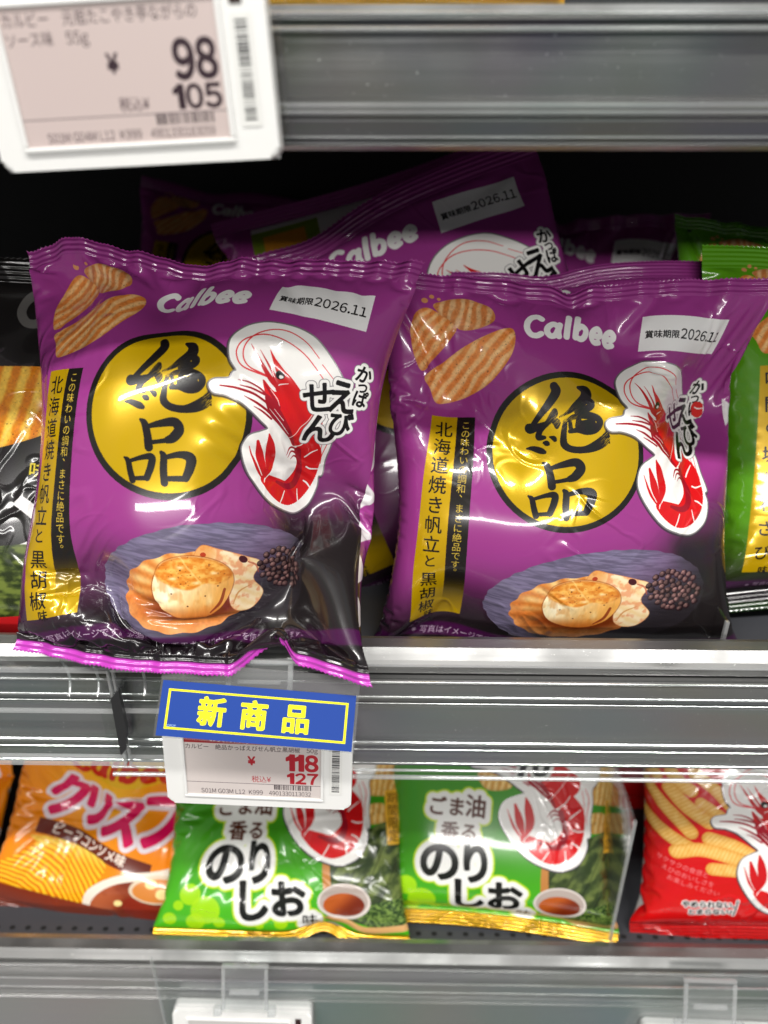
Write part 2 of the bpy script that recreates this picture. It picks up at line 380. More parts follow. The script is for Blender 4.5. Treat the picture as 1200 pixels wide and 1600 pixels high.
def scallop(a):
    # slate plate
    cx, cy = 340, 505
    ang = np.linspace(0, 2 * math.pi, 240)
    rr = 1 + .006 * np.sin(ang * 23 + 2 * np.sin(ang * 5)) + .004 * np.sin(ang * 41)
    pl = np.stack([cx + 166 * rr * np.cos(ang), cy + 90 * rr * np.sin(ang) - 14 * np.cos(ang)], -1)
    fade = 1 - .88 * sstep(-60, 150, (a.X - cx) + (a.Y - cy) * 1.15)
    def slate(X, Y):
        k = vnoise(X / 22 + Y / 60, Y / 2.2 - X / 18, 3, 4)
        c = mixc((92, 85, 108), (122, 113, 142), sstep(.25, .75, k))
        return c
    m = a.soft(a.mask(pl)); a.put(m * fade, slate)
    rim = np.clip(m - np.roll(m, (int(-2 * a.px), int(-1 * a.px)), (0, 1)), 0, 1); a.put(rim * .5 * (a.X < 300), (160, 148, 178))
    # shell, orange on the left, creamy on the right, with glaze pooled under the meat
    n = 17; th = np.linspace(0, 2 * math.pi, 260)
    rim = 1 + .02 * np.cos(th * n) * (np.cos(th) < .75)
    sh = np.stack([312 + 97 * rim * np.cos(th), 518 + 62 * rim * np.sin(th) - 6 * np.cos(th)], -1)
    def shell(X, Y):
        u, v = (X - 322) / 97, (Y - 508) / 62
        t = np.arctan2(v, u); r = np.hypot(u, v)
        k = .5 + .5 * np.cos(t * n + .8 * vnoise(X / 14, Y / 14, 8))
        c = mixc((208, 128, 58), (244, 200, 130), k * sstep(.2, .9, r))
        c = mixc(c, (246, 216, 150), sstep(530, 575, Y) * .55)
        right = sstep(320, 400, X + .3 * (Y - 520))
        c = mixc(c, mixc((240, 206, 142), (248, 226, 184), k), right)
        c = mixc(c, (216, 120, 62), sstep(.84, .99, r) * .55)
        sauce = np.exp(-(((X - 322) / 74) ** 2 + ((Y - 538) / 25) ** 2) ** 2)
        c = mixc(c, (196, 104, 30), np.clip(np.exp(-(((X - 322) / 88) ** 2 + ((Y - 534) / 34) ** 2) ** 2), 0, .42))
        c = mixc(c, (112, 42, 12), np.clip(sauce * 1.1, 0, .95))
        return c * (.92 + .16 * vnoise(X / 4, Y / 4, 9, 2))[..., None]
    a.fill(sh, shell)
    mantle = smooth([(320,470),(328,446),(352,450),(392,461),(416,472),(406,498),(424,524),(410,548),(388,552),(372,540),(362,505)], 6, closed=True)
    def mant(X, Y):
        s = .5 + .5 * np.sin((X * .5 - Y * .9) / 2.6 + 3 * vnoise(X / 12, Y / 12, 12))
        c = mixc((238, 204, 146), (250, 230, 194), s * .6 + .4 * vnoise(X / 8, Y / 8, 13))
        c = mixc(c, (226, 142, 96), sstep(.5, .75, vnoise(X / 8, Y / 8, 14)) * .7)
        return mixc(c, (214, 126, 44), sstep(360, 335, X) * .6)
    m = a.fill(mantle, mant)
    rimm = a.soft(m) - a.soft(m) * (a.blur(a.soft(m), 1.2) > .8); a.put(np.clip(rimm, 0, 1) * .55, (186, 96, 52))
    a.fill(stroke([(402,510,1),(384,520,3),(376,538,1.5)]), (206, 140, 80), .8)
    a.fill(ellipse(388, 466, 7, 5, 30), (70, 24, 30)); a.fill(ellipse(331, 459, 4, 3.4), (176, 60, 30)); a.fill(stroke([(396,470,2),(408,476,3),(413,488,2)]), (176, 84, 60), .7)
    # scallop meat: a creamy side, a seared golden top
    def flesh(X, Y):
        c = mixc((250, 232, 186), (236, 170, 82), sstep(275, 365, X + .7 * (Y - 520)))
        c = mixc(c, (186, 92, 26), sstep(526, 556, Y) * .85)
        c = mixc(c, (252, 240, 210), np.exp(-((X - 282) / 10) ** 2 - ((Y - 512) / 16) ** 2) * .8)
        c = mixc(c, (252, 222, 160), np.exp(-((X - 340) / 5) ** 2 - ((Y - 528) / 11) ** 2) * .7)
        c = mixc(c, (206, 120, 40), sstep(.55, .75, vnoise(X / 12, Y / 18, 25)) * .4)
        return c * (.93 + .12 * vnoise(X / 3, Y / 10, 15, 2))[..., None]
    body = smooth([(266,490),(276,472),(304,462),(338,464),(364,476),(375,496),(370,520),(355,542),(328,554),(296,550),(272,536),(262,512)], 6, closed=True)
    a.fill(body, (120, 54, 18), .5, grow=1.5); a.fill(body, flesh)
    def top(X, Y):
        k = vnoise(X / 8, Y / 5.5, 16, 3)
        c = mixc((216, 128, 38), (246, 188, 92), sstep(.25, .75, k))
        e = np.hypot((X - 318) / 55, (Y - 488) / 26)
        c = mixc(c, (178, 84, 20), sstep(.78, 1.0, e) * .6)
        c = mixc(c, (104, 40, 12), sstep(.77, .85, vnoise(X / 3.2, Y / 2.6, 17, 2)) * .6)
        for q in ((300, 478), (346, 486), (322, 500), (290, 494)): c = mixc(c, (254, 232, 180), np.exp(-((X - q[0]) / 5) ** 2 - ((Y - q[1]) / 2.2) ** 2) * .8)
        crack = np.exp(-((X - 318 - (Y - 488) * .75 + 5 * (vnoise(X / 7, Y / 7, 18) - .5)) / 1.8) ** 2)
        return mixc(c, (252, 218, 136), crack * .6)
    lid = a.soft(a.mask(smooth([(266,490),(278,471),(306,462),(340,465),(366,478),(372,492),(352,503),(334,501),(312,510),(286,504)], 6, closed=True)))
    top.whole = True; a.put(a.blur(lid, 1.4), top)
    a.fill(stroke([(362,512,4),(356,532,5),(342,546,2)]), (120, 36, 18), .75)
    for x, y in ((288, 516), (310, 534), (334, 520), (352, 506), (300, 482)): a.fill(ellipse(x, y, 1.2, 1), (60, 26, 14))
    # peppercorns
    rs = np.random.RandomState(4); pts = []
    for _ in range(1500):
        x, y = rs.uniform(-1, 1), rs.uniform(-1, 1)
        if x * x + y * y > 1: continue
        p = np.array([456 + 42 * x, 486 + 33 * y + 8 * x])
        if all(np.hypot(*(p - q)) > 7.4 for q in pts): pts.append(p)
    pts.sort(key=lambda p: p[1])
    for p in pts:
        b = rs.uniform(.75, 1.2)
        def pep(X, Y, p=p, b=b):
            d = ((X - p[0] + 2) ** 2 + (Y - p[1] + 2) ** 2) / 30
            return mixc(np.array((132, 100, 96)) * b, np.array((44, 26, 30)) * b, np.clip(d, 0, 1)) * (.75 + .5 * vnoise(X / 1.6, Y / 1.6, 21, 1))[..., None]
        a.fill(ellipse(p[0], p[1], 5.4, 5.2, 0, 20), (26, 14, 18)); a.fill(ellipse(p[0], p[1], 4.9, 4.7, 0, 20), pep)

def tri_fan(p):
    c = p.mean(0)
    for i in range(len(p)): yield np.array([c, p[i], p[(i + 1) % len(p)]])

def gourmet_front(name, base, flavour, px=2.0, full=True, seal=(192, 62, 182)):
    a = Art(600, 660, px, base)
    X, Y = a.X, a.Y
    b = np.asarray(base, np.float32)
    a.img *= (1.0 - .05 * sstep(0, 300, Y) + .0 * X)[..., None]
    dark = sstep(-75, 90, Y - 498 + .22 * (X - 200) + 50 * sstep(380, 480, X))
    dark = np.maximum(dark, sstep(405, 470, X) * sstep(355, 430, Y) * .95)
    a.put(dark.astype(np.float32), (30, 26, 27))
    # chips
    if full:
        ridged(a, [(46,105),(57,68),(75,53),(97,60),(123,81),(112,100),(86,127),(62,149),(51,137)], 42, 14, (238, 192, 132), (216, 128, 62), 35)
        ridged(a, [(89,47),(113,39),(145,38),(174,52),(179,73),(155,85),(129,86),(113,71),(97,60)], 14, 14, (228, 188, 138), (200, 122, 66), 39)
        ridged(a, [(63,158),(86,142),(134,110),(192,86),(208,93),(202,127),(172,164),(134,186),(97,197),(81,196),(72,176)], 40, 15.5, (242, 198, 138), (218, 128, 58), 31)
        for x, y, r in ((76, 42, 5), (87, 35, 4), (98, 38, 3)): a.fill(ellipse(x, y, r, r * .8), (206, 140, 90))
    wordmark(a, 218, 100, 42, 1)
    if full: date_label(a, 408, 54, 546, 108, 3)
    seal_mark(a, 280, 270)
    # side strip
    gold = (196, 158, 8)
    a.fill(np.array([(76, 218), (116, 218), (108, 566), (56, 566)]), gold, metal=.28)
    t = sstep(470, 545, Y); m = a.soft(a.mask(np.array([(116, 218), (144, 218), (141, 566), (108, 566)])))
    strip_tone = lambda X, Y: mixc((26, 22, 20), gold, sstep(470, 545, Y))
    a.put(m, strip_tone); a.metal = np.where(m > .5, t * .28, a.metal)
    n = len(flavour) - 1; step = 330.0 / n; y = 226; kana = 'のときわさび'
    for i, ch in enumerate(flavour[:-1]):
        sz = 22 if ch in 'のと' else 28
        a.put(a.grow(a.mask(list(text(ch, 96 - 14 * i / n, y + i * step, sz, vertical=True, shear=.1))), .35), INK)
    a.put(a.grow(a.mask(list(text(flavour[-1], 90, y + n * step - 2, 17, vertical=True))), .2), INK)
    for i, ch in enumerate('この味わいの調和、まさに絶品です。'):
        a.fill(list(text(ch, 130 - 5 * i / 17 + (5 if ch in '、。' else 0), 224 + 14.6 * i - (8 if ch in '、。' else 0), 14.5, vertical=True)), (206, 176, 60))
    if full:
        scallop(a)
        f = lambda p: np.stack([336 + (p[:, 0] - 55) / 4.85 * 1.1, 128 + (p[:, 1] - 70) / 4.85 * .92], -1)
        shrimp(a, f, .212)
        band = sstep(582, 588, Y) * sstep(612, 604, Y)
        a.put(band.astype(np.float32), (64, 18, 62))
        a.fill(list(text('※写真はイメージです。北海道産ほたてエキスパウダーを使用しています。', 70, 603, 13, sx=.98)), (190, 170, 190))
        a.put(sstep(606, 612, Y).astype(np.float32), (20, 14, 18))
    a.put(sstep(643, 645, Y).astype(np.float32), seal)
    return a

def black_front():
    a = Art(600, 660, 1.3, (22, 20, 20)); X, Y = a.X, a.Y
    wordmark(a, 470, 110, 60, 0, (84, 82, 80))
    ridged(a, [(330,190),(440,172),(560,170),(590,190),(588,230),(560,252),(500,280),(420,300),(350,290),(320,240)], 12, 26, (240, 204, 84), (206, 118, 14), 51)
    a.put(a.grow(a.mask(list(text('味付けチップ', 508, 330, 26, 5))), .5), (214, 196, 60))
    a.put(a.grow(a.mask(list(text('ワン', 352, 462, 112, -6, .25))), 4), WHITE)
    a.fill(ellipse(480, 640, 190, 190), (84, 40, 100))
    a.put((sstep(520, 560, Y - .25 * (X - 400)) * .95).astype(np.float32), (24, 20, 26))
    def nori(X, Y): return mixc((36, 48, 18), (104, 118, 50), sstep(.3, .72, vnoise(X / 16, Y / 9, 61, 4)))
    a.fill(smooth([(430,450),(520,432),(580,462),(590,500),(560,545),(500,560),(440,560),(400,530)], 6, closed=True), nori)
    a.fill(np.array([(400, 556), (600, 530), (560, 592), (520, 598), (400, 582)]), (190, 30, 34))
    a.put(sstep(598, 604, Y).astype(np.float32), (66, 34, 120))
    return a

def crisp_front():
    a = Art(600, 660, 1.4, (238, 134, 16)); X, Y = a.X, a.Y
    a.put((.8 * np.exp(-((Y - 250) / 120) ** 2 - ((X - 280) / 150) ** 2)).astype(np.float32), (250, 196, 40))
    a.fill(smooth([(150,60),(300,90),(470,40),(520,100),(440,190),(320,215),(180,190),(120,130)], 6, closed=True), (232, 178, 26))
    wordmark(a, 165, 205, 88, -3, (200, 40, 16))
    spec = [('ク', 100, 345, 150, 6), ('リ', 195, 352, 140, 6), ('ス', 285, 372, 150, 5), ('プ', 395, 375, 178, -4)]
    ms = [a.grow(a.mask(list(text(c, x, y, s, r, .08, .82))), 8) for c, x, y, s, r in spec]
    al = np.any(ms, 0)
    a.put(a.grow(al, 13), (232, 220, 226)); a.put(al, (214, 14, 88))
    a.fill(smooth([(520,190),(566,150),(560,190),(530,230)], 4, closed=True), (240, 226, 226)); a.fill(np.array([(528, 205), (556, 168), (550, 190), (536, 216)]), (206, 30, 90))
    a.fill(np.array([(105, 372), (470, 422), (470, 462), (105, 412)]), (104, 38, 22))
    a.put(a.grow(a.mask(list(text('ビーフコンソメ味', 270, 424, 33, 7.5, .05, .95, anchor='c'))), .9), (240, 224, 210))
    # stacked thin chips
    base = smooth([(0,590),(30,520),(90,470),(120,440),(110,420),(330,440),(330,500),(310,560),(290,600)], 6, closed=True)
    def stack(X, Y):
        u = np.hypot((X - 60) / 1.25, Y - 660) + 12 * vnoise(X / 60, Y / 60, 71)
        k = .5 + .5 * np.sin(u / 13 * 2 * math.pi)
        c = mixc((206, 112, 6), (250, 196, 40), sstep(.1, .85, k))
        return mixc(c, (252, 222, 110), sstep(470, 425, Y) * .6)
    a.fill(base, stack)
    # soup cup with a spoon
    a.fill(smooth([(300,570),(312,520),(380,468),(470,440),(600,420),(600,640),(380,640),(320,615)], 6, closed=True), (232, 222, 206))
    a.fill(smooth([(322,565),(345,520),(400,482),(500,455),(600,440),(600,560),(560,600),(400,620),(340,604)], 6, closed=True), lambda X, Y: mixc((120, 44, 24), (176, 92, 56), sstep(.3, .7, vnoise(X / 60, Y / 40, 75)) * sstep(480, 340, X)))
    a.fill(ellipse(500, 482, 78, 38, -10), (214, 196, 170)); a.fill(ellipse(502, 484, 70, 31, -10), (206, 128, 56))
    a.fill(smooth([(430,515),(500,528),(575,508),(600,490),(600,600),(560,600),(450,592),(415,550)], 6, closed=True), (134, 42, 26))
    for x, y, r in ((480, 470, 12), (516, 490, 14), (546, 474, 11), (400, 540, 9), (372, 592, 9), (430, 606, 8), (500, 590, 9)):
        a.fill(ellipse(x, y, r * 1.3, r, -12), (246, 222, 150))
    a.fill(ellipse(300, 600, 34, 26), (240, 236, 220)); a.fill(ellipse(296, 604, 20, 16), (240, 140, 60))
    a.put(sstep(566, 570, Y).astype(np.float32), (126, 50, 30))
    return a

def seaweed_front():
    a = Art(600, 660, 1.5, (62, 142, 26)); X, Y = a.X, a.Y
    a.put((.8 * sstep(430, 600, Y)).astype(np.float32), (74, 182, 30))
    for p, s in [([(470,270),(530,255),(600,268),(600,316),(540,318),(474,306)], 5), ([(480,230),(560,220),(600,236),(600,262),(500,256)], 6), ([(500,340),(548,336),(560,372),(520,382),(500,366)], 8), ([(240,262),(300,250),(320,290),(262,300)], 9), ([(80,120),(200,90),(260,150),(160,200)], 7)]:
        ridged(a, p, 10, 15, (240, 212, 140), (206, 150, 66), s)
    def nori(X, Y):
        k = vnoise(X / 20 + Y / 40, Y / 20, 81, 4)
        c = mixc((44, 58, 28), (104, 118, 60), sstep(.3, .75, k))
        ln = np.abs(((X + .5 * Y) / 46) % 1 - .5)
        return mixc(c, (24, 32, 14), sstep(.05, .0, ln) * .7)
    a.fill(smooth([(398,470),(420,440),(440,560),(410,590)], 4, closed=True), (178, 120, 62))
    a.fill(smooth([(420,440),(500,396),(600,388),(600,600),(470,600),(430,570)], 6, closed=True), nori)
    a.fill(smooth([(480,590),(500,560),(560,545),(600,550),(600,604),(540,612),(500,606)], 6, closed=True), lambda X, Y: mixc((34, 58, 20), (116, 142, 66), sstep(.35, .7, vnoise(X / 5, Y / 3, 83, 3))))
    a.fill(stroke([(400,596,12),(450,600,14),(500,618,16),(600,608,16)]), (206, 160, 104))
    a.fill(ellipse(448, 551, 62, 43), (210, 200, 194)); a.fill(ellipse(448, 549, 56, 37), (172, 158, 150)); a.fill(ellipse(448, 558, 48, 28), lambda X, Y: mixc((176, 84, 28), (112, 36, 12), sstep(-30, 30, X - 448 + Y - 558)))
    f = lambda p: np.stack([216 + (p[:, 0] - 55) / 4.85 * 1.72, 100 + (p[:, 1] - 70) / 4.85 * 1.24], -1)
    shrimp(a, f, .29, logo=False)
    mk = a.grow(a.mask(list(text('ん', 330, 262, 84, -6))), 4); a.put(a.grow(mk, 8), (228, 228, 224)); a.put(mk, INK)
    a.fill(rect(553, 306, 588, 428), (226, 172, 50)); a.fill(list(text('期間限定', 571, 310, 28, vertical=True)), (70, 40, 16))
    for x, y, r in ((123, 577, 34), (86, 540, 24), (100, 606, 22), (156, 606, 14), (60, 566, 12), (40, 600, 16), (300, 606, 16), (250, 612, 10)):
        a.fill(ellipse(x, y, r, r), (168, 214, 20), .85)
    T = [('ご', 124, 364, 46), ('ま', 170, 362, 46), ('油', 212, 360, 54), ('香', 158, 418, 46), ('る', 204, 416, 44)]
    ms = [a.grow(a.mask(list(text(c, x, y, s, 2, 0, .95))), 1.2) for c, x, y, s in T]
    B = [('の', 112, 512, 102, 1.0), ('り', 206, 508, 102, .82), ('し', 186, 590, 98, .95), ('お', 276, 582, 88, 1.0)]
    bs = [a.grow(a.mask(list(text(c, x, y, s, -2, -.05, w))), 4) for c, x, y, s, w in B]
    sm = a.grow(a.mask(list(text('味', 348, 614, 38, 2))), .8)
    al = np.any(ms + bs + [sm], 0)
    a.put(a.grow(al, 17), (186, 210, 40)); a.put(a.grow(al, 12.5), (228, 228, 224))
    a.put(np.any(ms, 0), (78, 34, 20)); a.put(np.any(bs + [sm], 0), (20, 22, 20))
    a.put(sstep(624, 630, Y).astype(np.float32), (206, 158, 14), metal=.6)
    return a

def red_front():
    a = Art(600, 660, 1.5, (200, 16, 20)); X, Y = a.X, a.Y
    a.put((.6 * sstep(420, 600, Y)).astype(np.float32), (224, 18, 18))
    def c2(p): p = np.asarray(p, np.float32); return np.stack([(p[..., 0] / 5.16 - 32) * 1.54, 640 - (270 - p[..., 1] / 5.16) * 1.5], -1)
    def stick(p, w, seed):
        s = smooth(c2(p), 10); w *= .29
        m = a.mask(stroke(np.concatenate([s, np.full((len(s), 1), w, np.float32)], 1), n=2)); inner = a.blur(a.soft(m), 6)
        d = s[-1] - s[0]; d = d / np.hypot(*d)
        def col(X, Y):
            t = ((X * d[0] + Y * d[1]) + .35 * (X * -d[1] + Y * d[0])) / 8
            c = mixc((216, 154, 62), (244, 208, 132), np.clip(.5 + .25 * np.sin(t * 2 * math.pi) + .6 * (vnoise(X / 9, Y / 9, seed) - .5), 0, 1))
            return mixc(c, (206, 134, 44), np.clip((1 - inner) * 1.3, 0, .9))
        col.whole = True
        a.put(m, col)
    for k, (p, w) in enumerate([([(150,40),(330,220),(450,330),(540,420)], 100), ([(390,100),(500,220),(660,330)], 105), ([(400,-20),(470,60),(540,110)], 95), ([(160,330),(280,400),(400,470),(540,540)], 105), ([(600,190),(680,240),(790,320)], 80),
                                ([(660,450),(830,500),(990,590)], 105), ([(440,580),(620,540),(880,600)], 105), ([(690,680),(880,685)], 100), ([(560,-20),(700,90),(800,200)], 90), ([(200,-60),(300,20)], 100)]):
        stick(p, w, 90 + k)
    shrimp(a, lambda p: c2(np.stack([680 + (p[:, 0] - 60) * .83, 320 + (p[:, 1] - 612) * .83], -1)), .25)
    for k, s in enumerate(('サクサクの食感と', 'えびのおいしさを', 'お楽しみください')):
        q = c2((300 + 40 * k, 660 + 72 * k)); a.fill(list(text(s, q[0], q[1], 14, 14)), (232, 170, 170), .8)
    q, r = c2((500, 1015)), c2((545, 1090))
    T = [a.grow(a.mask(list(text('やめられない、', q[0], q[1], 19, -3, 0, .9))), .5), a.grow(a.mask(list(text('とまらない♪', r[0], r[1], 19, -5, 0, .9))), .5), a.mask(stroke(np.concatenate([c2([(878, 930), (862, 1080)]), [[3], [3]]], 1)))]
    al = np.any(T, 0); a.put(a.grow(al, 2.4), WHITE); a.put(al, (24, 20, 22))
    return a

def price(a, s, xr, yb, h, w, grow, col):
    """heavy condensed figures set flush right"""
    polys = []; pen = 0
    for ch in reversed(s):
        if ch == '1':
            adv = .46; x = xr - pen - adv * w
            polys += [rect(x + .20 * w, yb - h, x + .40 * w, yb), np.array([(x + .02 * w, yb - h * .80), (x + .30 * w, yb - h), (x + .30 * w, yb - h * .76), (x + .02 * w, yb - h * .64)])]
        else:
            g, adv = glyph(chr(ord(ch) + 0xFEE0)); g = g.copy(); x0, x1, y1 = g[..., 0].min(), g[..., 0].max(), g[..., 1].max()
            adv = .72; x = xr - pen - adv * w
            g[..., 0] = x + .05 * w + (g[..., 0] - x0) / (x1 - x0) * .6 * w; g[..., 1] = yb - g[..., 1] / y1 * h
            polys += list(g)
        pen += adv * w
    a.put(a.grow(a.mask(polys), grow), col)

def esl_screen(kind):
    a = Art(600, 300, 1.6, (206, 196, 192)); X, Y = a.X, a.Y
    a.img *= (.97 + .05 * vnoise(X / 200, Y / 200, 3, 1))[..., None]
    dk = (46, 34, 40)
    if kind == 'upper':
        a.img[:] = (196, 180, 176)
        big, small, row1, row2, tail, col = '98', '105', 'カルビー　元祖たこやき亭ながらの', 'ソース味　５５ｇ', 'S01M G04M L12  K999', (42, 22, 34)
        num = '4901330183059'
        a.fill(list(text(row1, 6, 40, 34)), dk); a.fill(list(text(row2, 6, 80, 34)), dk)
        yy = 0
    else:
        big, small, row1, row2, tail, col = '118', '127', 'お買得品', 'カルビー　絶品かっぱえびせん帆立黒胡椒　５０ｇ', 'S01M G03M L12  K999', (176, 34, 44)
        num = '4901330113032'
        a.fill(rect(0, 0, 600, 48), (150, 40, 44)); a.fill(list(text('お買得商品', 110, 38, 36)), (226, 206, 204))
        a.fill(list(text(row2, 4, 76, 26.5)), dk)
        yy = 0
    price(a, big, 590, 164, 80 if kind == 'upper' else 74, 88, 4, col)
    price(a, small, 590, 228, 50, 74, 2.4, col)
    a.put(a.grow(a.mask(list(text('¥', 278, 145, 56))), 2), col)
    a.put(a.grow(a.mask(list(text('税込¥', 290, 226, 34))), .15), col)
    a.fill(rect(0, 236, 600, 238), (90, 80, 84))
    rs = np.random.RandomState(9); x = 390
    while x < 560:
        w = rs.choice([2, 3, 5]); a.fill(rect(x, 238, x + w, 262), (60, 50, 54)); x += w + rs.choice([2, 3, 5])
    a.fill(list(text(wide(tail), 62, 290, 29, sx=.86)), dk); a.fill(list(text(wide(num), 366, 290, 28, sx=.82)), dk)
    return a

def strip_code(seed):
    a = Art(40, 260, 2, (224, 224, 220)); rs = np.random.RandomState(seed); y = 14
    while y < 244:
        h = rs.choice([2, 2, 4, 6]); a.fill(rect(8, y, 32, y + h), (34, 34, 38)); y += h + rs.choice([2, 3, 5])
    return a

def new_card():
    a = Art(620, 170, 1.7, (0, 56, 142))
    for r in ((22, 24, 598, 31), (22, 141, 598, 148), (22, 24, 30, 148), (590, 24, 598, 148)): a.fill(rect(*r), (236, 226, 20))
    for c, x in (('新', 122), ('商', 256), ('品', 390)):
        a.put(a.grow(a.mask(list(text(c, x, 120, 92))), 3.6), (242, 232, 16))
    a.fill(list(text('DPOP', 32, 140, 10)), (190, 210, 236))
    return a
# ---------------------------------------------------------------- materials
def mat(name, color, rough=.5, metal=0.0, coat=0.0, bump=0.0, bscale=200.0, spec=.5, noise=0.0):
    m = bpy.data.materials.new(name); m.use_nodes = True; nt = m.node_tree; b = nt.nodes['Principled BSDF']
    b.inputs['Base Color'].default_value = (*color, 1); b.inputs['Roughness'].default_value = rough; b.inputs['Metallic'].default_value = metal
    b.inputs['Coat Weight'].default_value = coat; b.inputs['Coat Roughness'].default_value = .06; b.inputs['Specular IOR Level'].default_value = spec
    if bump or noise:
        t = nt.nodes.new('ShaderNodeTexCoord'); n = nt.nodes.new('ShaderNodeTexNoise'); n.inputs['Scale'].default_value = bscale; n.inputs['Detail'].default_value = 4
        nt.links.new(t.outputs['Object'], n.inputs['Vector'])
        if bump:
            u = nt.nodes.new('ShaderNodeBump'); u.inputs['Strength'].default_value = bump; u.inputs['Distance'].default_value = .001
            nt.links.new(n.outputs['Fac'], u.inputs['Height']); nt.links.new(u.outputs[0], b.inputs['Normal'])
        if noise:
            r = nt.nodes.new('ShaderNodeMapRange'); r.inputs['To Min'].default_value = max(rough - noise, .02); r.inputs['To Max'].default_value = rough + noise
            nt.links.new(n.outputs['Fac'], r.inputs['Value']); nt.links.new(r.outputs[0], b.inputs['Roughness'])
    return m

def streaked(name, color, rough, metal, strength=.25, spec=.5):
    """metal or plastic extrusion with fine lengthwise drawing marks, smudges and dust"""
    m = mat(name, color, rough, metal, spec=spec); nt = m.node_tree; b = nt.nodes['Principled BSDF']; L = nt.links.new
    t = nt.nodes.new('ShaderNodeTexCoord'); mp_ = nt.nodes.new('ShaderNodeMapping'); mp_.inputs['Scale'].default_value = (2.5, 260, 260)
    n = nt.nodes.new('ShaderNodeTexNoise'); n.inputs['Scale'].default_value = 1; n.inputs['Detail'].default_value = 3
    L(t.outputs['Object'], mp_.inputs[0]); L(mp_.outputs[0], n.inputs['Vector'])
    u = nt.nodes.new('ShaderNodeBump'); u.inputs['Strength'].default_value = strength; u.inputs['Distance'].default_value = .0006
    L(n.outputs['Fac'], u.inputs['Height']); L(u.outputs[0], b.inputs['Normal'])
    d = nt.nodes.new('ShaderNodeTexNoise'); d.inputs['Scale'].default_value = 22; d.inputs['Detail'].default_value = 5; L(t.outputs['Object'], d.inputs['Vector'])
    r = nt.nodes.new('ShaderNodeMapRange'); r.inputs['From Min'].default_value = .35; r.inputs['From Max'].default_value = .7; r.inputs['To Min'].default_value = rough * .7; r.inputs['To Max'].default_value = rough * 1.7
    L(d.outputs['Fac'], r.inputs['Value']); L(r.outputs[0], b.inputs['Roughness'])
    x = nt.nodes.new('ShaderNodeTexNoise'); x.inputs['Scale'].default_value = 900; x.inputs['Detail'].default_value = 1; L(t.outputs['Object'], x.inputs['Vector'])
    k = nt.nodes.new('ShaderNodeMapRange'); k.inputs['From Min'].default_value = .74; k.inputs['From Max'].default_value = .8; L(x.outputs['Fac'], k.inputs['Value'])
    mi = nt.nodes.new('ShaderNodeMix'); mi.data_type = 'RGBA'; mi.inputs[6].default_value = (*color, 1); mi.inputs[7].default_value = (.6, .6, .58, 1)
    L(k.outputs[0], mi.inputs[0]); L(mi.outputs[2], b.inputs['Base Color'])
    return m

def clear(name, tint=(.96, .97, .97), rough=.04, gloss=1.0, haze=0.0):
    """thin clear plastic: lets light through and mirrors at grazing angles"""
    m = bpy.data.materials.new(name); m.use_nodes = True; nt = m.node_tree; nt.nodes.clear()
    o = nt.nodes.new('ShaderNodeOutputMaterial'); tr = nt.nodes.new('ShaderNodeBsdfTransparent'); tr.inputs[0].default_value = (*tint, 1)
    g = nt.nodes.new('ShaderNodeBsdfGlossy'); g.inputs['Roughness'].default_value = rough; g.inputs[0].default_value = (gloss,) * 3 + (1,)
    f = nt.nodes.new('ShaderNodeFresnel')
    gm = nt.nodes.new('ShaderNodeNewGeometry'); mr = nt.nodes.new('ShaderNodeMapRange'); mr.inputs['To Min'].default_value = 1.48; mr.inputs['To Max'].default_value = 1 / 1.48
    nt.links.new(gm.outputs['Backfacing'], mr.inputs['Value']); nt.links.new(mr.outputs[0], f.inputs[0])      # a sheet has no inner mirror
    x = nt.nodes.new('ShaderNodeMixShader'); nt.links.new(f.outputs[0], x.inputs[0]); nt.links.new(tr.outputs[0], x.inputs[1]); nt.links.new(g.outputs[0], x.inputs[2])
    last = x
    if haze:
        d = nt.nodes.new('ShaderNodeBsdfDiffuse'); d.inputs[0].default_value = (.8, .8, .8, 1)
        y = nt.nodes.new('ShaderNodeMixShader'); y.inputs[0].default_value = haze
        nt.links.new(x.outputs[0], y.inputs[1]); nt.links.new(d.outputs[0], y.inputs[2]); last = y
    nt.links.new(last.outputs[0], o.inputs[0])
    return m

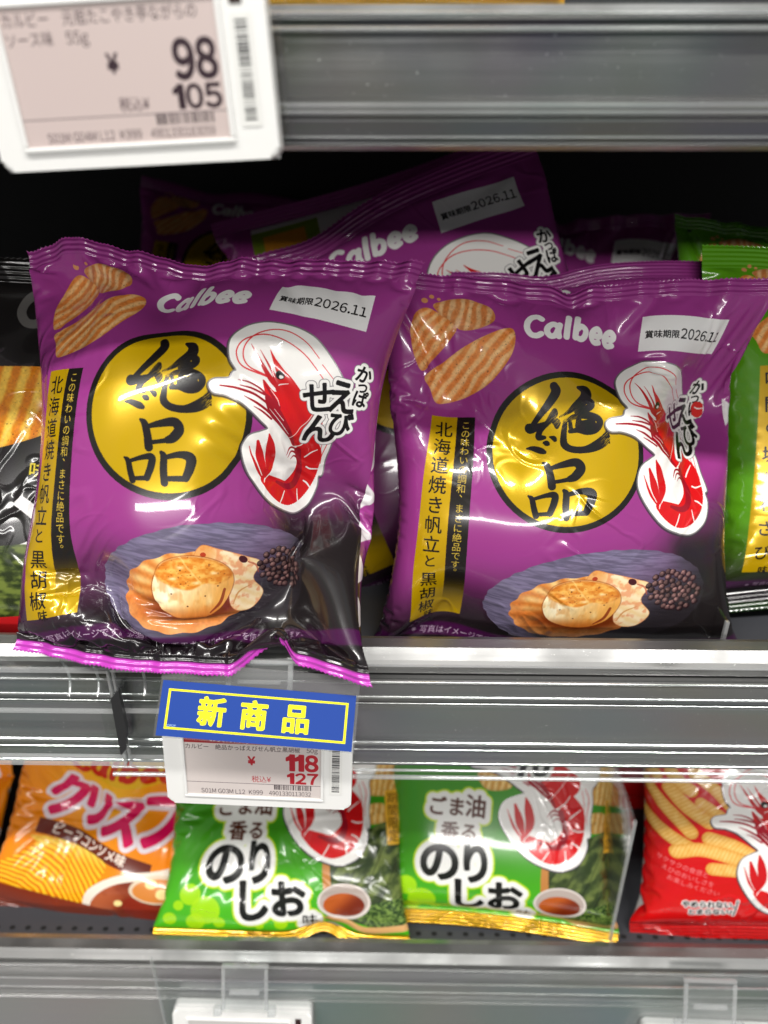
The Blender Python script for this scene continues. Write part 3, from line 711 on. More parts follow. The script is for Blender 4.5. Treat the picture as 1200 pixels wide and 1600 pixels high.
def film(name, art, seal=False, back=None, crinkle=.3, rough=.22):
    """printed glossy packaging film; the seals carry pressed ridges"""
    m = bpy.data.materials.new(name); m.use_nodes = True; nt = m.node_tree; b = nt.nodes['Principled BSDF']; L = nt.links.new
    uv = nt.nodes.new('ShaderNodeUVMap')
    if art is not None:
        im = nt.nodes.new('ShaderNodeTexImage'); im.image = art; im.extension = 'EXTEND'
        L(uv.outputs[0], im.inputs[0]); L(im.outputs['Color'], b.inputs['Base Color']); L(im.outputs['Alpha'], b.inputs['Metallic'])
    else: b.inputs['Base Color'].default_value = (*back, 1)
    b.inputs['Roughness'].default_value = rough; b.inputs['Coat Weight'].default_value = .55; b.inputs['Coat Roughness'].default_value = .035; b.inputs['Specular IOR Level'].default_value = .35
    t = nt.nodes.new('ShaderNodeTexCoord'); oi = nt.nodes.new('ShaderNodeObjectInfo')
    sh = nt.nodes.new('ShaderNodeVectorMath'); sh.operation = 'ADD'; L(t.outputs['Object'], sh.inputs[0]); L(oi.outputs['Random'], sh.inputs[1])
    def noise(scale, detail, dist):
        n = nt.nodes.new('ShaderNodeTexNoise'); n.inputs['Scale'].default_value = scale; n.inputs['Detail'].default_value = detail; n.inputs['Distortion'].default_value = dist
        L(sh.outputs[0], n.inputs['Vector']); return n.outputs['Fac']
    def math_(op, a, b_=None):
        n = nt.nodes.new('ShaderNodeMath'); n.operation = op
        for i, q in enumerate((a, b_)):
            if q is None: continue
            if isinstance(q, (int, float)): n.inputs[i].default_value = q
            else: L(q, n.inputs[i])
        return n.outputs[0]
    def rng(x, a, b_, c, d):
        n = nt.nodes.new('ShaderNodeMapRange'); n.interpolation_type = 'SMOOTHSTEP'
        for i, q in zip(('From Min', 'From Max', 'To Min', 'To Max'), (a, b_, c, d)): n.inputs[i].default_value = q
        L(x, n.inputs['Value']); return n.outputs[0]
    # sharp fold lines where a slow noise crosses its middle, only in some places, and a faint slackness
    fold = rng(math_('ABSOLUTE', math_('SUBTRACT', noise(19, 1.5, 1.6), .5)), 0, .055, 1, 0)
    fold2 = rng(math_('ABSOLUTE', math_('SUBTRACT', noise(46, 1, .8), .5)), 0, .06, .22, 0)
    where = rng(noise(13, 1, 0), .46, .66, 0, 1)
    hgt = math_('ADD', math_('MULTIPLY', math_('ADD', fold, fold2), where), math_('MULTIPLY', noise(24, 1, .3), .9))
    u = nt.nodes.new('ShaderNodeBump'); u.inputs['Strength'].default_value = crinkle; u.inputs['Distance'].default_value = .0022
    L(hgt, u.inputs['Height']); last = u
    if seal:
        s = nt.nodes.new('ShaderNodeSeparateXYZ'); L(uv.outputs[0], s.inputs[0])
        k = nt.nodes.new('ShaderNodeMath'); k.operation = 'MULTIPLY'; k.inputs[1].default_value = 2 * math.pi * 86; L(s.outputs['Y'], k.inputs[0])
        q = nt.nodes.new('ShaderNodeMath'); q.operation = 'SINE'; L(k.outputs[0], q.inputs[0])
        v = nt.nodes.new('ShaderNodeBump'); v.inputs['Strength'].default_value = .4; v.inputs['Distance'].default_value = .0009
        L(q.outputs[0], v.inputs['Height']); L(u.outputs[0], v.inputs['Normal']); last = v
    L(last.outputs[0], b.inputs['Normal']); L(last.outputs[0], b.inputs['Coat Normal'])
    return m

# ---------------------------------------------------------------- things, parts and labels
def thing(name, label, cat, loc=(0, 0, 0), rot=(0, 0, 0), group=None):
    o = bpy.data.objects.new(name, None); C.objects.link(o); o.empty_display_size = .02
    o.location = loc; o.rotation_euler = rot; o['label'] = label; o['category'] = cat
    if group: o['group'] = group
    return o

def obj(name, verts, faces, material, parent=None, uv=None, smooth_=False, label=None):
    me = bpy.data.meshes.new(name); me.from_pydata([tuple(map(float, v)) for v in verts], [], [tuple(map(int, f)) for f in faces]); me.materials.append(material)
    if uv is not None:
        l = me.uv_layers.new(name='UVMap'); vi = np.zeros(len(me.loops), int); me.loops.foreach_get('vertex_index', vi)
        l.data.foreach_set('uv', np.asarray(uv, np.float32)[vi].ravel())
    if smooth_: me.polygons.foreach_set('use_smooth', [True] * len(me.polygons))
    me.update()
    o = bpy.data.objects.new(name, me); C.objects.link(o)
    if parent: o.parent = parent
    if label: o['label'] = label
    return o

def bm_obj(name, bm, material, parent=None, bevel=0.0, seg=2, smooth_=False):
    if bevel: bmesh.ops.bevel(bm, geom=bm.edges[:], offset=bevel, segments=seg, profile=.5, affect='EDGES', clamp_overlap=True)
    bmesh.ops.recalc_face_normals(bm, faces=bm.faces[:])
    me = bpy.data.meshes.new(name); bm.to_mesh(me); bm.free(); me.materials.append(material)
    if smooth_:
        me.polygons.foreach_set('use_smooth', [True] * len(me.polygons))
    o = bpy.data.objects.new(name, me); C.objects.link(o)
    if parent: o.parent = parent
    return o

def box(bm, x0, x1, y0, y1, z0, z1):
    r = bmesh.ops.create_cube(bm, size=1)
    for v in r['verts']:
        v.co = Vector(((x0 + x1) / 2 + v.co.x * (x1 - x0), (y0 + y1) / 2 + v.co.y * (y1 - y0), (z0 + z1) / 2 + v.co.z * (z1 - z0)))

def one_box(name, dims, material, parent=None, bevel=0.0, seg=2):
    bm = bmesh.new(); box(bm, *dims); return bm_obj(name, bm, material, parent, bevel, seg)

def profile(name, pts, x0, x1, material, parent=None, thick=None, smooth_=False):
    """a strip of constant section along x; pts are (y, z), a closed outline, or an open line given a thickness"""
    p = [Vector(q) for q in pts]
    if thick:
        off = []
        for i in range(len(p)):
            a = p[max(i - 1, 0)]; b = p[min(i + 1, len(p) - 1)]; d = (b - a).normalized(); off.append(p[i] + Vector((-d.y, d.x)) * thick)
        p = p + off[::-1]
    n = len(p); v = [(x0, q.x, q.y) for q in p] + [(x1, q.x, q.y) for q in p]
    f = [(i, (i + 1) % n, n + (i + 1) % n, n + i) for i in range(n)] + [tuple(range(n))[::-1], tuple(range(n, 2 * n))]
    o = obj(name, v, f, material, parent)
    bm = bmesh.new(); bm.from_mesh(o.data); bmesh.ops.recalc_face_normals(bm, faces=bm.faces[:]); bm.to_mesh(o.data); bm.free()
    return o

# ---------------------------------------------------------------- inflated film bags (a small cloth solver)
def inflate(seed, w=.155, h=.170, plump=.022, top=None, bottom=None, steps=300, sag=.5, sealrows=3, crush=(), NU=65, NV=71, bend=.05, rough=.0011):
    """front and back film of a pillow bag, sealed at top and bottom; returns two (NV, NU, 3) grids, row 0 on top.
    top / bottom: functions of u in 0..1 giving the (x, y, z) offset of the seal's outer edge; crush: (u, v, radius, depth) dents pressed in from the front"""
    rs = np.random.RandomState(seed)
    u = np.linspace(0, 1, NU); v = np.linspace(0, 1, NV)
    X, Z = np.meshgrid((u - .5) * w, (1 - v) * h)
    def nz():
        g = rs.randn(9, 9); ui = u * 8; vi = v * 8
        i0 = np.minimum(ui.astype(int), 7); j0 = np.minimum(vi.astype(int), 7); fu = ui - i0; fv = (vi - j0)[:, None]
        return (g[j0][:, i0] * (1 - fu) + g[j0][:, i0 + 1] * fu) * (1 - fv) + (g[j0 + 1][:, i0] * (1 - fu) + g[j0 + 1][:, i0 + 1] * fu) * fv
    P = np.zeros((2, NV, NU, 3)); P[..., 0] = X; P[..., 2] = Z
    bulge = np.sin(np.pi * u)[None] ** .6 * np.sin(np.pi * v)[:, None] ** .6 * .006
    P[0, ..., 1] = -bulge + rough * nz() * (bulge / .006); P[1, ..., 1] = bulge + rough * nz() * (bulge / .006)
    Q0 = P.copy(); V = np.zeros_like(P)
    # rest lengths
    du, dv = w / (NU - 1), h / (NV - 1)
    cons = []
    def add(a, b, L, k): cons.append((a, b, L, k))
    sl = slice
    for par in (0, 1):
        add((sl(None), sl(None), sl(par, NU - 1, 2)), (sl(None), sl(None), sl(par + 1, NU, 2)), du, 1.0)
        add((sl(None), sl(par, NV - 1, 2), sl(None)), (sl(None), sl(par + 1, NV, 2), sl(None)), dv, 1.0)
    dd = math.hypot(du, dv)
    for par in (0, 1):
        add((sl(None), sl(par, NV - 1, 2), sl(0, NU - 1)), (sl(None), sl(par + 1, NV, 2), sl(1, NU)), dd, .35)
        add((sl(None), sl(par, NV - 1, 2), sl(1, NU)), (sl(None), sl(par + 1, NV, 2), sl(0, NU - 1)), dd, .35)
    for par in (0, 1):                                    # stiffness against sharp folds
        for st, kk in ((2, bend),):
            add((sl(None), sl(None), sl(par, NU - st, 4)), (sl(None), sl(None), sl(par + st, NU, 4)), st * du, kk)
            add((sl(None), sl(par, NV - st, 4), sl(None)), (sl(None), sl(par + st, NV, 4), sl(None)), st * dv, kk)
    tgt_t = tgt_b = None
    if top is not None: tgt_t = np.array([top(x) for x in u])
    if bottom is not None: tgt_b = np.array([bottom(x) for x in u])
    for s in range(steps):
        # pressure along the normals, a little more at the foot where the crackers gather
        N = np.zeros_like(P)
        for k, sg in ((0, 1), (1, -1)):
            gu = np.gradient(P[k], axis=1); gv = np.gradient(P[k], axis=0)
            N[k] = np.cross(gu, gv) * sg
        N /= (du * dv)
        vol = np.abs((P[1, ..., 1] - P[0, ..., 1]) * np.gradient(P[0, ..., 0], axis=1) * np.gradient(P[0, ..., 2], axis=0)).sum()
        press = np.clip(1.6 * (1 - vol / (w * h * plump)), -.35, 1) * (1 - sag / 2 + sag * v)[None, :, None, None] * min(1, s / 60) * 1.2e-5
        V = V * .93 + N * press * (-1)
        if s > steps - 60: V *= .8
        Pold = P.copy(); P = P + V
        Pn = P
        for it in range(5):
            for a, b, L, k in cons:
                A = Pn[a]; B = Pn[b]
                m = min(A.shape[1], B.shape[1]); n_ = min(A.shape[2], B.shape[2])
                A = A[:, :m, :n_]; B = B[:, :m, :n_]
                d = B - A; l = np.sqrt((d * d).sum(-1, keepdims=True)) + 1e-9
                e = (l - L) / l
                c = .5 * k * np.where(e > 0, e, e * .6) * d
                A += c; B -= c
            # welded sides and pressed seals
            for col in (0, NU - 1):
                mid = Pn[:, :, col].mean(0); Pn[:, :, col] = mid
            for rows in (range(0, sealrows), range(NV - sealrows, NV)):
                for r_ in rows:
                    mid = Pn[:, r_].mean(0); Pn[:, r_] = mid
            ramp = min(1, s / 120)
            if tgt_t is not None:
                for r_ in range(sealrows): 
                    g = Q0[0, r_] + tgt_t * ramp; Pn[:, r_] += (g - Pn[:, r_]) * (.5, .5, .5)
            if tgt_b is not None:
                for i_, r_ in enumerate(range(NV - sealrows, NV)):
                    base = Q0[0, NV - 1] + np.array([0, -.0, (NV - 1 - r_) * dv]); g = base + tgt_b * ramp; Pn[:, r_] += (g - Pn[:, r_]) * .5
            if tgt_t is None: 
                Pn[:, :sealrows, :, 1] *= .9
            if tgt_b is None: 
                Pn[:, NV - sealrows:, :, 1] *= .9
        for cu, cv, rad, dep in crush:
            if s > 60:
                wgt = np.exp(-(((u[None] - cu) * w) ** 2 + ((v[:, None] - cv) * h) ** 2) / rad ** 2)
                P[0, ..., 1] += wgt * dep * .02
        V = np.clip(Pn - Pold, -.0015, .0015)
    return P

def upsample(G):
    """twice the rows and columns, through a Catmull-Rom spline"""
    for ax in (0, 1):
        G = np.moveaxis(G, ax, 0)
        E = np.concatenate([2 * G[:1] - G[1:2], G, 2 * G[-1:] - G[-2:-1]])
        mid = (-E[:-3] + 9 * E[1:-2] + 9 * E[2:-1] - E[3:]) / 16
        out = np.empty((2 * len(G) - 1,) + G.shape[1:]); out[0::2] = G; out[1::2] = mid
        G = np.moveaxis(out, 0, ax)
    return G

def grid_faces(nv, nu, flip=False):
    i = (np.arange(nv - 1)[:, None] * nu + np.arange(nu - 1)).ravel()
    f = np.stack([i, i + nu, i + nu + 1, i + 1], -1)
    return f[:, ::-1] if flip else f

def bag_meshes(P, mats, name, sealrows=3, tooth=.0003):
    """front_panel, back_panel, top_seal and bottom_seal meshes of one bag; mats = front film, back film, seal film"""
    F, B = upsample(P[0]), upsample(P[1])
    nv, nu = F.shape[:2]; k = (sealrows - 1) * 2
    uu, vv = np.meshgrid(np.linspace(0, 1, nu), 1 - np.linspace(0, 1, nv)); UV = np.stack([uu, vv], -1)
    out = {}
    def build(part, G, uv, m, flip=False):
        me = bpy.data.meshes.new(part); v = G.reshape(-1, 3)
        me.from_pydata([tuple(map(float, q)) for q in v], [], [tuple(map(int, q)) for q in grid_faces(G.shape[0], G.shape[1], flip)])
        me.materials.append(m); l = me.uv_layers.new(name='UVMap'); vi = np.zeros(len(me.loops), int); me.loops.foreach_get('vertex_index', vi)
        l.data.foreach_set('uv', uv.reshape(-1, 2)[vi].astype(np.float32).ravel())
        me.polygons.foreach_set('use_smooth', [True] * len(me.polygons)); me.update(); out[part] = me
    build('front_panel', F[k:nv - k], UV[k:nv - k], mats[0])
    Bv = B.copy(); ubk = UV.copy(); ubk[..., 0] = 1 - ubk[..., 0]
    build('back_panel', Bv[k:nv - k], ubk[k:nv - k], mats[1], True)
    z = np.where(np.arange(nu) % 2 == 0, tooth, -tooth)
    T = F[:k + 1].copy(); d = T[0] - T[1]; d /= np.linalg.norm(d, axis=-1, keepdims=True) + 1e-9; T[0] += d * z[:, None]
    build('top_seal', T, UV[:k + 1], mats[2])
    T = F[nv - k - 1:].copy(); d = T[-1] - T[-2]; d /= np.linalg.norm(d, axis=-1, keepdims=True) + 1e-9; T[-1] += d * z[:, None]
    build('bottom_seal', T, UV[nv - k - 1:], mats[2])
    return out

def make_bag(meshes, name, label, loc, lean=25, yaw=0, roll=0, group=None, scale=1.0, cat='snack bag'):
    o = thing(name, label, cat, loc, (0, 0, 0), group)
    o.rotation_euler = (Matrix.Rotation(R(yaw), 3, 'Z') @ Matrix.Rotation(R(-lean), 3, 'X') @ Matrix.Rotation(R(roll), 3, 'Y')).to_euler()
    o.scale = (scale,) * 3
    for k, me in meshes.items():
        c = bpy.data.objects.new(k, me); C.objects.link(c); c.parent = o
    return o

def restyle(meshes, mats):
    """the same shape in another print"""
    r = {}
    for k, me in meshes.items():
        m = me.copy(); m.materials.clear(); m.materials.append({'front_panel': mats[0], 'back_panel': mats[1]}.get(k, mats[2])); r[k] = m
    return r
# ================================================================ the shelf unit
M_rail = streaked('brushed_aluminium', (.30, .30, .295), .36, .85, .3)
M_face = streaked('grey_rail_insert', (.36, .36, .355), .12, .5, .14, .7)
M_face_dark = streaked('dark_rail_insert', (.17, .166, .163), .09, .5, .12, .8)
M_face_mid = streaked('mid_rail_insert', (.26, .26, .257), .10, .5, .14, .8)
M_board = mat('dark_shelf_board', (.055, .057, .065), .5, 0, 0, .15, 300)
M_hole = mat('punched_hole', (.008, .008, .008), .9)
M_dark = mat('black_back_panel', (.012, .012, .013), .7)
M_white = mat('white_plastic', (.78, .78, .76), .32, 0, .15, .04, 500)
M_black = mat('black_rubber', (.02, .02, .022), .3, 0, .3)
M_grey = mat('grey_plastic', (.42, .42, .42), .4)
M_clear = clear('clear_plastic', (.95, .96, .96), .05)
M_edge = clear('clear_plastic_edge', (.86, .88, .88), .10, 1.0, .2)
M_hazy = clear('hazy_clear_plastic', (.93, .94, .94), .12, 1.0, .055)

def zpx(py, y):
    """height at which the plane at depth y crosses the photograph's row py"""
    return at(600, py, y).z

XL, XR = -.62, .62
def shelf(label, lip_z, rows, face_y, back=.34, board_drop=.02, thick=.022, lip_rows=None):
    o = thing('display_shelf', label, 'shelf', (0, 0, lip_z))
    P = lambda pts: [(y, z - lip_z) for y, z in pts]
    bd = one_box('shelf_board', (XL, XR, .006, back, -board_drop - thick, -board_drop), M_board, o, .0008, 1)
    return o, P

# --- middle shelf
mid, P = shelf('middle shelf with the grey price rail, holding both large purple bags', 0.0, None, 0)
za, zb = zpx(1036, -.006), zpx(1098, -.012)
profile('front_lip', P([(.006, 0.0), (.003, .0012), (-.002, .0006), (-.006, za + .0015), (-.007, za), (-.007, za - .004), (.006, za - .004)]), XL, XR, M_rail, mid)
profile('price_rail', P([(-.0068, za - .0042), (-.004, za - .006), (-.010, zpx(1062, -.010)), (-.0125, zpx(1068, -.0125)), (-.0125, zpx(1086, -.0125)), (-.010, zpx(1092, -.010)), (-.0105, zpx(1098, -.0105)), (-.012, zpx(1104, -.012)),
    (-.013, zpx(1154, -.013)), (-.0145, zpx(1158, -.0145)), (-.0145, zpx(1163, -.0145)), (-.013, zpx(1167, -.013)), (-.013, zpx(1195, -.013)), (-.004, zpx(1195, -.013)), (.005, -.030), (.005, za - .0042)]), XL, XR, M_face_mid, mid)
zl0, zl1 = zpx(1193, -.0165), zpx(1216, -.0165)
profile('clear_front_strip', [(-.0150, za - .002), (-.0165, zb), (-.0165, zl1)], -.115, XR, M_clear, mid, .0011)
for py, yy, r in ((1040, -.0152, .0005), (1203, -.0172, .0006), (1214, -.0172, .0010)):
    z = zpx(py, yy); profile('clear_rib', [(yy + r * math.cos(t), z + r * math.sin(t)) for t in np.linspace(0, 2 * math.pi, 11)[:-1]], -.115, XR, M_edge, mid)

M_rib = streaked('polished_rib', (.62, .62, .61), .16, .75, .1)
def ribs(shelf_, z0, rows, x0):
    for py, yy, r in rows:
        z = zpx(py, yy) - z0; profile('bright_rib', [(yy + r * math.cos(t), z + r * math.sin(t)) for t in np.linspace(0, 2 * math.pi, 11)[:-1]], x0, XR, M_rib, shelf_)
ribs(mid, 0, ((1066, -.0126, .0006), (1089, -.0120, .0007), (1099, -.0112, .0004), (1160, -.0147, .0008), (1171, -.0133, .0004), (1192, -.0133, .0005)), XL)

# --- lower shelf
zL = zpx(1484, 0)
low, P = shelf('lower shelf with a punched dark board, holding the orange, green and red bags', zL, None, 0, board_drop=.012)
profile('front_lip', P([(.006, zL), (.003, zL + .001), (-.002, zL + .0005), (-.005, zpx(1506, -.005)), (-.005, zpx(1512, -.005)), (.006, zpx(1512, -.005))]), XL, XR, M_rail, low)
profile('price_rail', P([(-.0045, zpx(1513, -.0045)), (-.004, zpx(1518, -.004)), (-.008, zpx(1532, -.008)), (-.011, zpx(1538, -.011)), (-.011, zpx(1548, -.011)), (-.008, zpx(1554, -.008)), (-.010, zpx(1560, -.010)), (-.011, zpx(1660, -.011)), (.004, zpx(1660, -.011)), (.004, zpx(1513, -.0045))]), XL, XR, M_face, low)
for k, x0 in enumerate(np.arange(-.30, .34, .0085)):
    if k == 0: hb = bmesh.new()
    m_ = Matrix.Translation((x0, .017, -.0118)) @ Matrix.Diagonal((1, .8, 1, 1))
    bmesh.ops.create_circle(hb, cap_ends=True, radius=.0016, segments=10, matrix=m_)
bm_obj('punched_holes', hb, M_hole, low)
profile('clear_front_strip', P([(-.0135, zpx(1514, -.0135)), (-.0145, zpx(1540, -.0145)), (-.0145, zpx(1680, -.0145))]), -.118, XR, M_clear, low, .0011)
ribs(low, zL, ((1516, -.0046, .0004), (1536, -.0112, .0007), (1550, -.0110, .0005), (1566, -.0104, .0004)), XL)
one_box('clear_joint', (-.1186, -.1178, -.0150, -.0132, zpx(1660, -.0145) - zL, zpx(1500, -.0132) - zL), M_edge, low)

# --- upper shelf
zU = zpx(18, 0)
upp, P = shelf('upper shelf whose price rail crosses the top of the picture', zU, None, 0, board_drop=.012, thick=.012)
profile('front_lip', P([(.006, zU + .001), (-.005, zU + .001), (-.0075, zpx(24, -.0075)), (-.0075, zpx(30, -.0075)), (-.004, zpx(34, -.004)), (.006, zpx(34, -.004))]), XL, XR, M_rail, upp)
profile('price_rail', P([(-.0035, zpx(35, -.0035)), (-.008, zpx(38, -.008)), (-.0105, zpx(43, -.0105)), (-.0105, zpx(49, -.0105)), (-.008, zpx(55, -.008)), (-.0085, zpx(150, -.0085)), (-.0125, zpx(162, -.0125)), (-.0135, zpx(170, -.0135)), (-.0125, zpx(178, -.0125)), (-.009, zpx(186, -.009)), (-.009, zpx(218, -.009)), (.004, zpx(218, -.009)), (.004, zpx(35, -.0035))]), XL, XR, M_face_dark, upp)
profile('bottom_trim', P([(-.0055, zpx(219, -.0095)), (-.0125, zpx(222, -.0125)), (-.0145, zpx(228, -.0145)), (-.0125, zpx(235, -.0125)), (.004, zpx(235, -.0125)), (.004, zpx(219, -.0095))]), XL, XR, M_rail, upp)
profile('clear_front_strip', P([(-.0105, zpx(4, -.0105)), (-.0150, zpx(30, -.015)), (-.0158, zpx(226, -.0158))]), -.10, XR, M_clear, upp, .0010)
ribs(upp, zU, ((22, -.0078, .0008), (46, -.0107, .0007), (165, -.0132, .0009), (176, -.0132, .0006), (188, -.0092, .0004), (214, -.0095, .0005)), XL)
one_box('clear_back_lip', (-.2, XR, -.0035, -.0025, .001, .018), M_clear, upp)

bp = one_box('back_panel', (XL, XR, .342, .352, -.40, .50), M_dark); bp['label'] = 'black back panel behind all the shelves'; bp['category'] = 'panel'

# ================================================================ printed films
def films(name, art, back=(.05, .045, .05), crinkle=.3, rough=.22, back_art=None):
    im = art.image(name)
    return (film(name + '_film', im, False, None, crinkle, rough), film(name + '_back_film', back_art, False, back, crinkle, rough), film(name + '_seal_film', im, True, None, crinkle, rough))

PURPLE = (150, 56, 132)
def purple_back():
    a = Art(300, 330, 1.6, PURPLE); Y = a.Y
    a.put((sstep(210, 260, Y) * .95).astype(np.float32), (30, 26, 27))
    a.fill(rect(40, 22, 236, 130), (206, 200, 202)); a.fill(rect(40, 30, 110, 66), (120, 140, 40)); a.fill(rect(52, 38, 96, 56), (206, 136, 40))
    for k in range(9): a.fill(rect(60, 74 + k * 5, 150 + (k * 37) % 60, 75.5 + k * 5), (90, 70, 90))
    for k in range(6):
        y = 96 + k * 34; a.fill(np.array([(0, y), (13, y + 12), (0, y + 24)]), (226, 222, 224))
        a.fill(np.array([(300, y), (287, y + 12), (300, y + 24)]), (226, 222, 224))
    return a.image('purple_back')
pback = purple_back()
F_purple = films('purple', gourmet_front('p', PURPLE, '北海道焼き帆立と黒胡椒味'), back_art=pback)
F_green = films('leaf_green', gourmet_front('g', (84, 148, 20), '鳴門の塩とわさび味', 1.5, True, (24, 52, 12)), (.02, .06, .01))
F_black = films('black', black_front(), (.015, .015, .016))
F_crisp = films('orange', crisp_front(), (.35, .30, .22))
F_nori = films('green', seaweed_front(), (.55, .53, .5))
F_red = films('red', red_front(), (.62, .6, .58))

# ================================================================ bags
def curve(u, xs, ys):
    """smooth curve through the knots"""
    i = min(max(int(np.searchsorted(xs, u)) - 1, 0), len(xs) - 2); t = min(max((u - xs[i]) / (xs[i + 1] - xs[i]), 0), 1); t = t * t * (3 - 2 * t)
    return ys[i] * (1 - t) + ys[i + 1] * t
def ripple(u, seed, amp):
    r = np.random.RandomState(seed); return amp * sum(r.randn() * math.sin(2 * math.pi * k * u + r.rand() * 6.3) / 2.2 for k in (5, 7, 9, 12, 15))
def top_left_bag(u):
    z = curve(u, [0, .12, .3, .44, .58, .8, 1], [-.0005, .0042, .0005, -.0024, .0000, .0005, .0008])
    y = curve(u, [0, .2, .42, .6, 1], [.003, -.002, .004, .001, -.002])
    return np.array([(.5 - u) * .003, y + ripple(u, 1, .0010), z])
def bottom_left_bag(u):
    z = .0165 + curve(u, [0, .35, .62, .755, .84, 1], [.001, -.001, .000, .0105, .0055, .003])
    y = curve(u, [0, .35, .62, .745, .84, 1], [-.012, -.016, -.013, .002, -.010, -.018])
    x = curve(u, [0, .3, .58, .75, .84, 1], [.020, .011, .003, -.004, -.007, -.006])
    return np.array([x, y + ripple(u, 2, .0006), z])
sim_l = inflate(3, .158, .168, .043, top_left_bag, bottom_left_bag, sealrows=5, sag=.15, NU=97, NV=105, bend=.02, rough=.002, steps=320, crush=((.74, .84, .010, .007), (.86, .55, .012, .006), (.14, .10, .008, .008), (.4, .13, .006, .005), (.30, .78, .007, .004)))
def waist(P, k):
    w_ = 1 - k * np.sin(np.pi * np.linspace(0, 1, P.shape[1])) ** .6
    P[..., 0] *= w_[None, :, None]; return P
sim_l = waist(sim_l, .095)
def top_right_bag(u):
    z = curve(u, [0, .2, .44, .50, .56, .8, 1], [.003, .0015, -.001, -.004, -.001, .001, .0015]); y = curve(u, [0, .3, .5, .7, 1], [-.002, .001, .006, .001, -.001])
    return np.array([(.5 - u) * .003, y + ripple(u, 5, .0010), z])
def bottom_right_bag(u): return np.array([(u - .5) * .004, .006 + ripple(u, 7, .0008), .010 + ripple(u, 9, .0006)])
sim_r = inflate(8, .159, .167, .039, top_right_bag, bottom_right_bag, sealrows=5, sag=.15, NU=97, NV=105, bend=.02, rough=.002, steps=320, crush=((.18, .3, .007, .008), (.9, .3, .012, .006), (.36, .40, .006, .005), (.62, .16, .006, .005), (.2, .86, .008, .006)))
sim_r = waist(sim_r, .03)
sim_c = inflate(15, .156, .172, .023, lambda u: np.array([0, .004 * math.sin(7 * u), -.004 * math.exp(-((u - .35) / .12) ** 2) + .003 * u]), None, sealrows=5, steps=240)
sim_d = inflate(22, .156, .172, .022, None, lambda u: np.array([0, -.004 + .006 * math.exp(-((u - .68) / .1) ** 2), .007 * math.exp(-((u - .66) / .08) ** 2) - .003 * u]), sealrows=4, steps=240, crush=((.35, .5, .016, .005), (.8, .4, .014, .005)))
mesh_l = bag_meshes(sim_l, F_purple, 'l', 5); mesh_r = bag_meshes(sim_r, F_purple, 'r', 5)
mesh_c = bag_meshes(sim_c, F_purple, 'c', 5); mesh_d = bag_meshes(sim_d, F_nori, 'd', 4)

GP = 'purple scallop flavour bags stacked on the middle shelf'
def stand(px, py, y, lean, roll, scale, h=.159, yaw=0):
    """foot of a bag whose top edge is centred on the given point of the picture at depth y"""
    t = at(px, py, y); L = h * scale; m = Matrix.Rotation(R(yaw), 3, 'Z') @ Matrix.Rotation(R(-lean), 3, 'X') @ Matrix.Rotation(R(roll), 3, 'Y')
    return t - m @ Vector((0, 0, L))
def bag(meshes, label, top, lean, roll=0, scale=1, yaw=0, group=None, h=.171, name='snack_bag'):
    return make_bag(meshes, name, label, stand(*top, lean, roll, scale, h, yaw), lean, yaw, roll, group, scale)

bag(mesh_l, 'purple scallop flavour bag at the front left, its foot folded over the shelf lip', (340, 400, .060), 28, 1.6, 1.04, -6, GP, .168)
bag(mesh_r, 'purple scallop flavour bag standing right of the folded one, its foot behind the lip', (896, 438, .073), 19, .6, 1.05, 1, GP, .167)
bag(mesh_c, 'purple bag leaning steeply, with a date label, above the gap between the two front bags', (562, 330, .150), 22, -22, 1.16, 0, GP)
bag(mesh_r, 'purple bag far back in the shade, level, with its logo and date label showing', (884, 322, .235), 22, 1.5, 1.08, 0, GP)
bag(mesh_c, 'purple bag just behind the upright front one, only its ridged top showing', (920, 422, .114), 27, -1.5, .8, 0, GP)
b4 = bag(mesh_d, 'purple bag turned backwards, showing the pale panel on its back', (540, 256, .195), -16, 15, 1.0, 180, GP)
for c in list(b4.children):
    me = restyle({c.name.split('.')[0]: c.data}, F_purple); c.data = list(me.values())[0]
bag(mesh_c, 'purple bag almost lost in the dark at the back left', (380, 306, .30), 30, 12, .85, 10, GP)

gr = restyle(mesh_r, F_green); gc = restyle(mesh_c, F_green)
GG = 'green wasabi flavour bags at the right end of the middle shelf'
bag(gc, 'bright green wasabi flavour bag with a gold strip, right of the upright purple bag', (1366, 384, .112), 22, 0, 1.0, 4, GG)
bag(gr, 'dark green bag standing in shade behind the gold striped green bag', (1285, 348, .18), 26, 3, 1.0, 0, GG)
bk = restyle(mesh_c, F_black)
bag(bk, 'black bag with a ridged yellow chip, half hidden behind the front purple bag', (-130, 412, .085), 22, 2, 1.06, -2, 'black bags at the left end of the middle shelf')
bag(bk, 'black bag deeper in the shade above the ridged chip', (-90, 440, .17), 30, -6, 1.0, 0, 'black bags at the left end of the middle shelf')

GO = 'orange crisps bags on the lower shelf'
oc = restyle(mesh_d, F_crisp); nr = mesh_d; rd = restyle(mesh_c, F_red)
def foot(px, py, y): return at(px, py, y)
make_bag(oc, 'snack_bag', 'orange crisps bag with pink lettering and a soup cup, beside the green bags', foot(128, 1446, .026), 28, -2, 11, GO, .76)
make_bag(oc, 'snack_bag', 'orange crisps bag cut by the left edge of the picture, only its right side showing', foot(-150, 1405, .042), 32, 0, 3, GO, .72)
GN = 'green seaweed flavour bags on the lower shelf'
make_bag(nr, 'snack_bag', 'green seaweed flavour bag directly below the price tag with the blue card', foot(440, 1470, .010), 36, 0, 0, GN, .87)
n2 = restyle(mesh_c, F_nori)
make_bag(n2, 'snack_bag', 'green seaweed flavour bag beside the clear divider, its left side hidden by its twin', foot(766, 1478, .014), 36, -4, 2, GN, .86)
GR = 'red prawn cracker bags on the lower shelf'
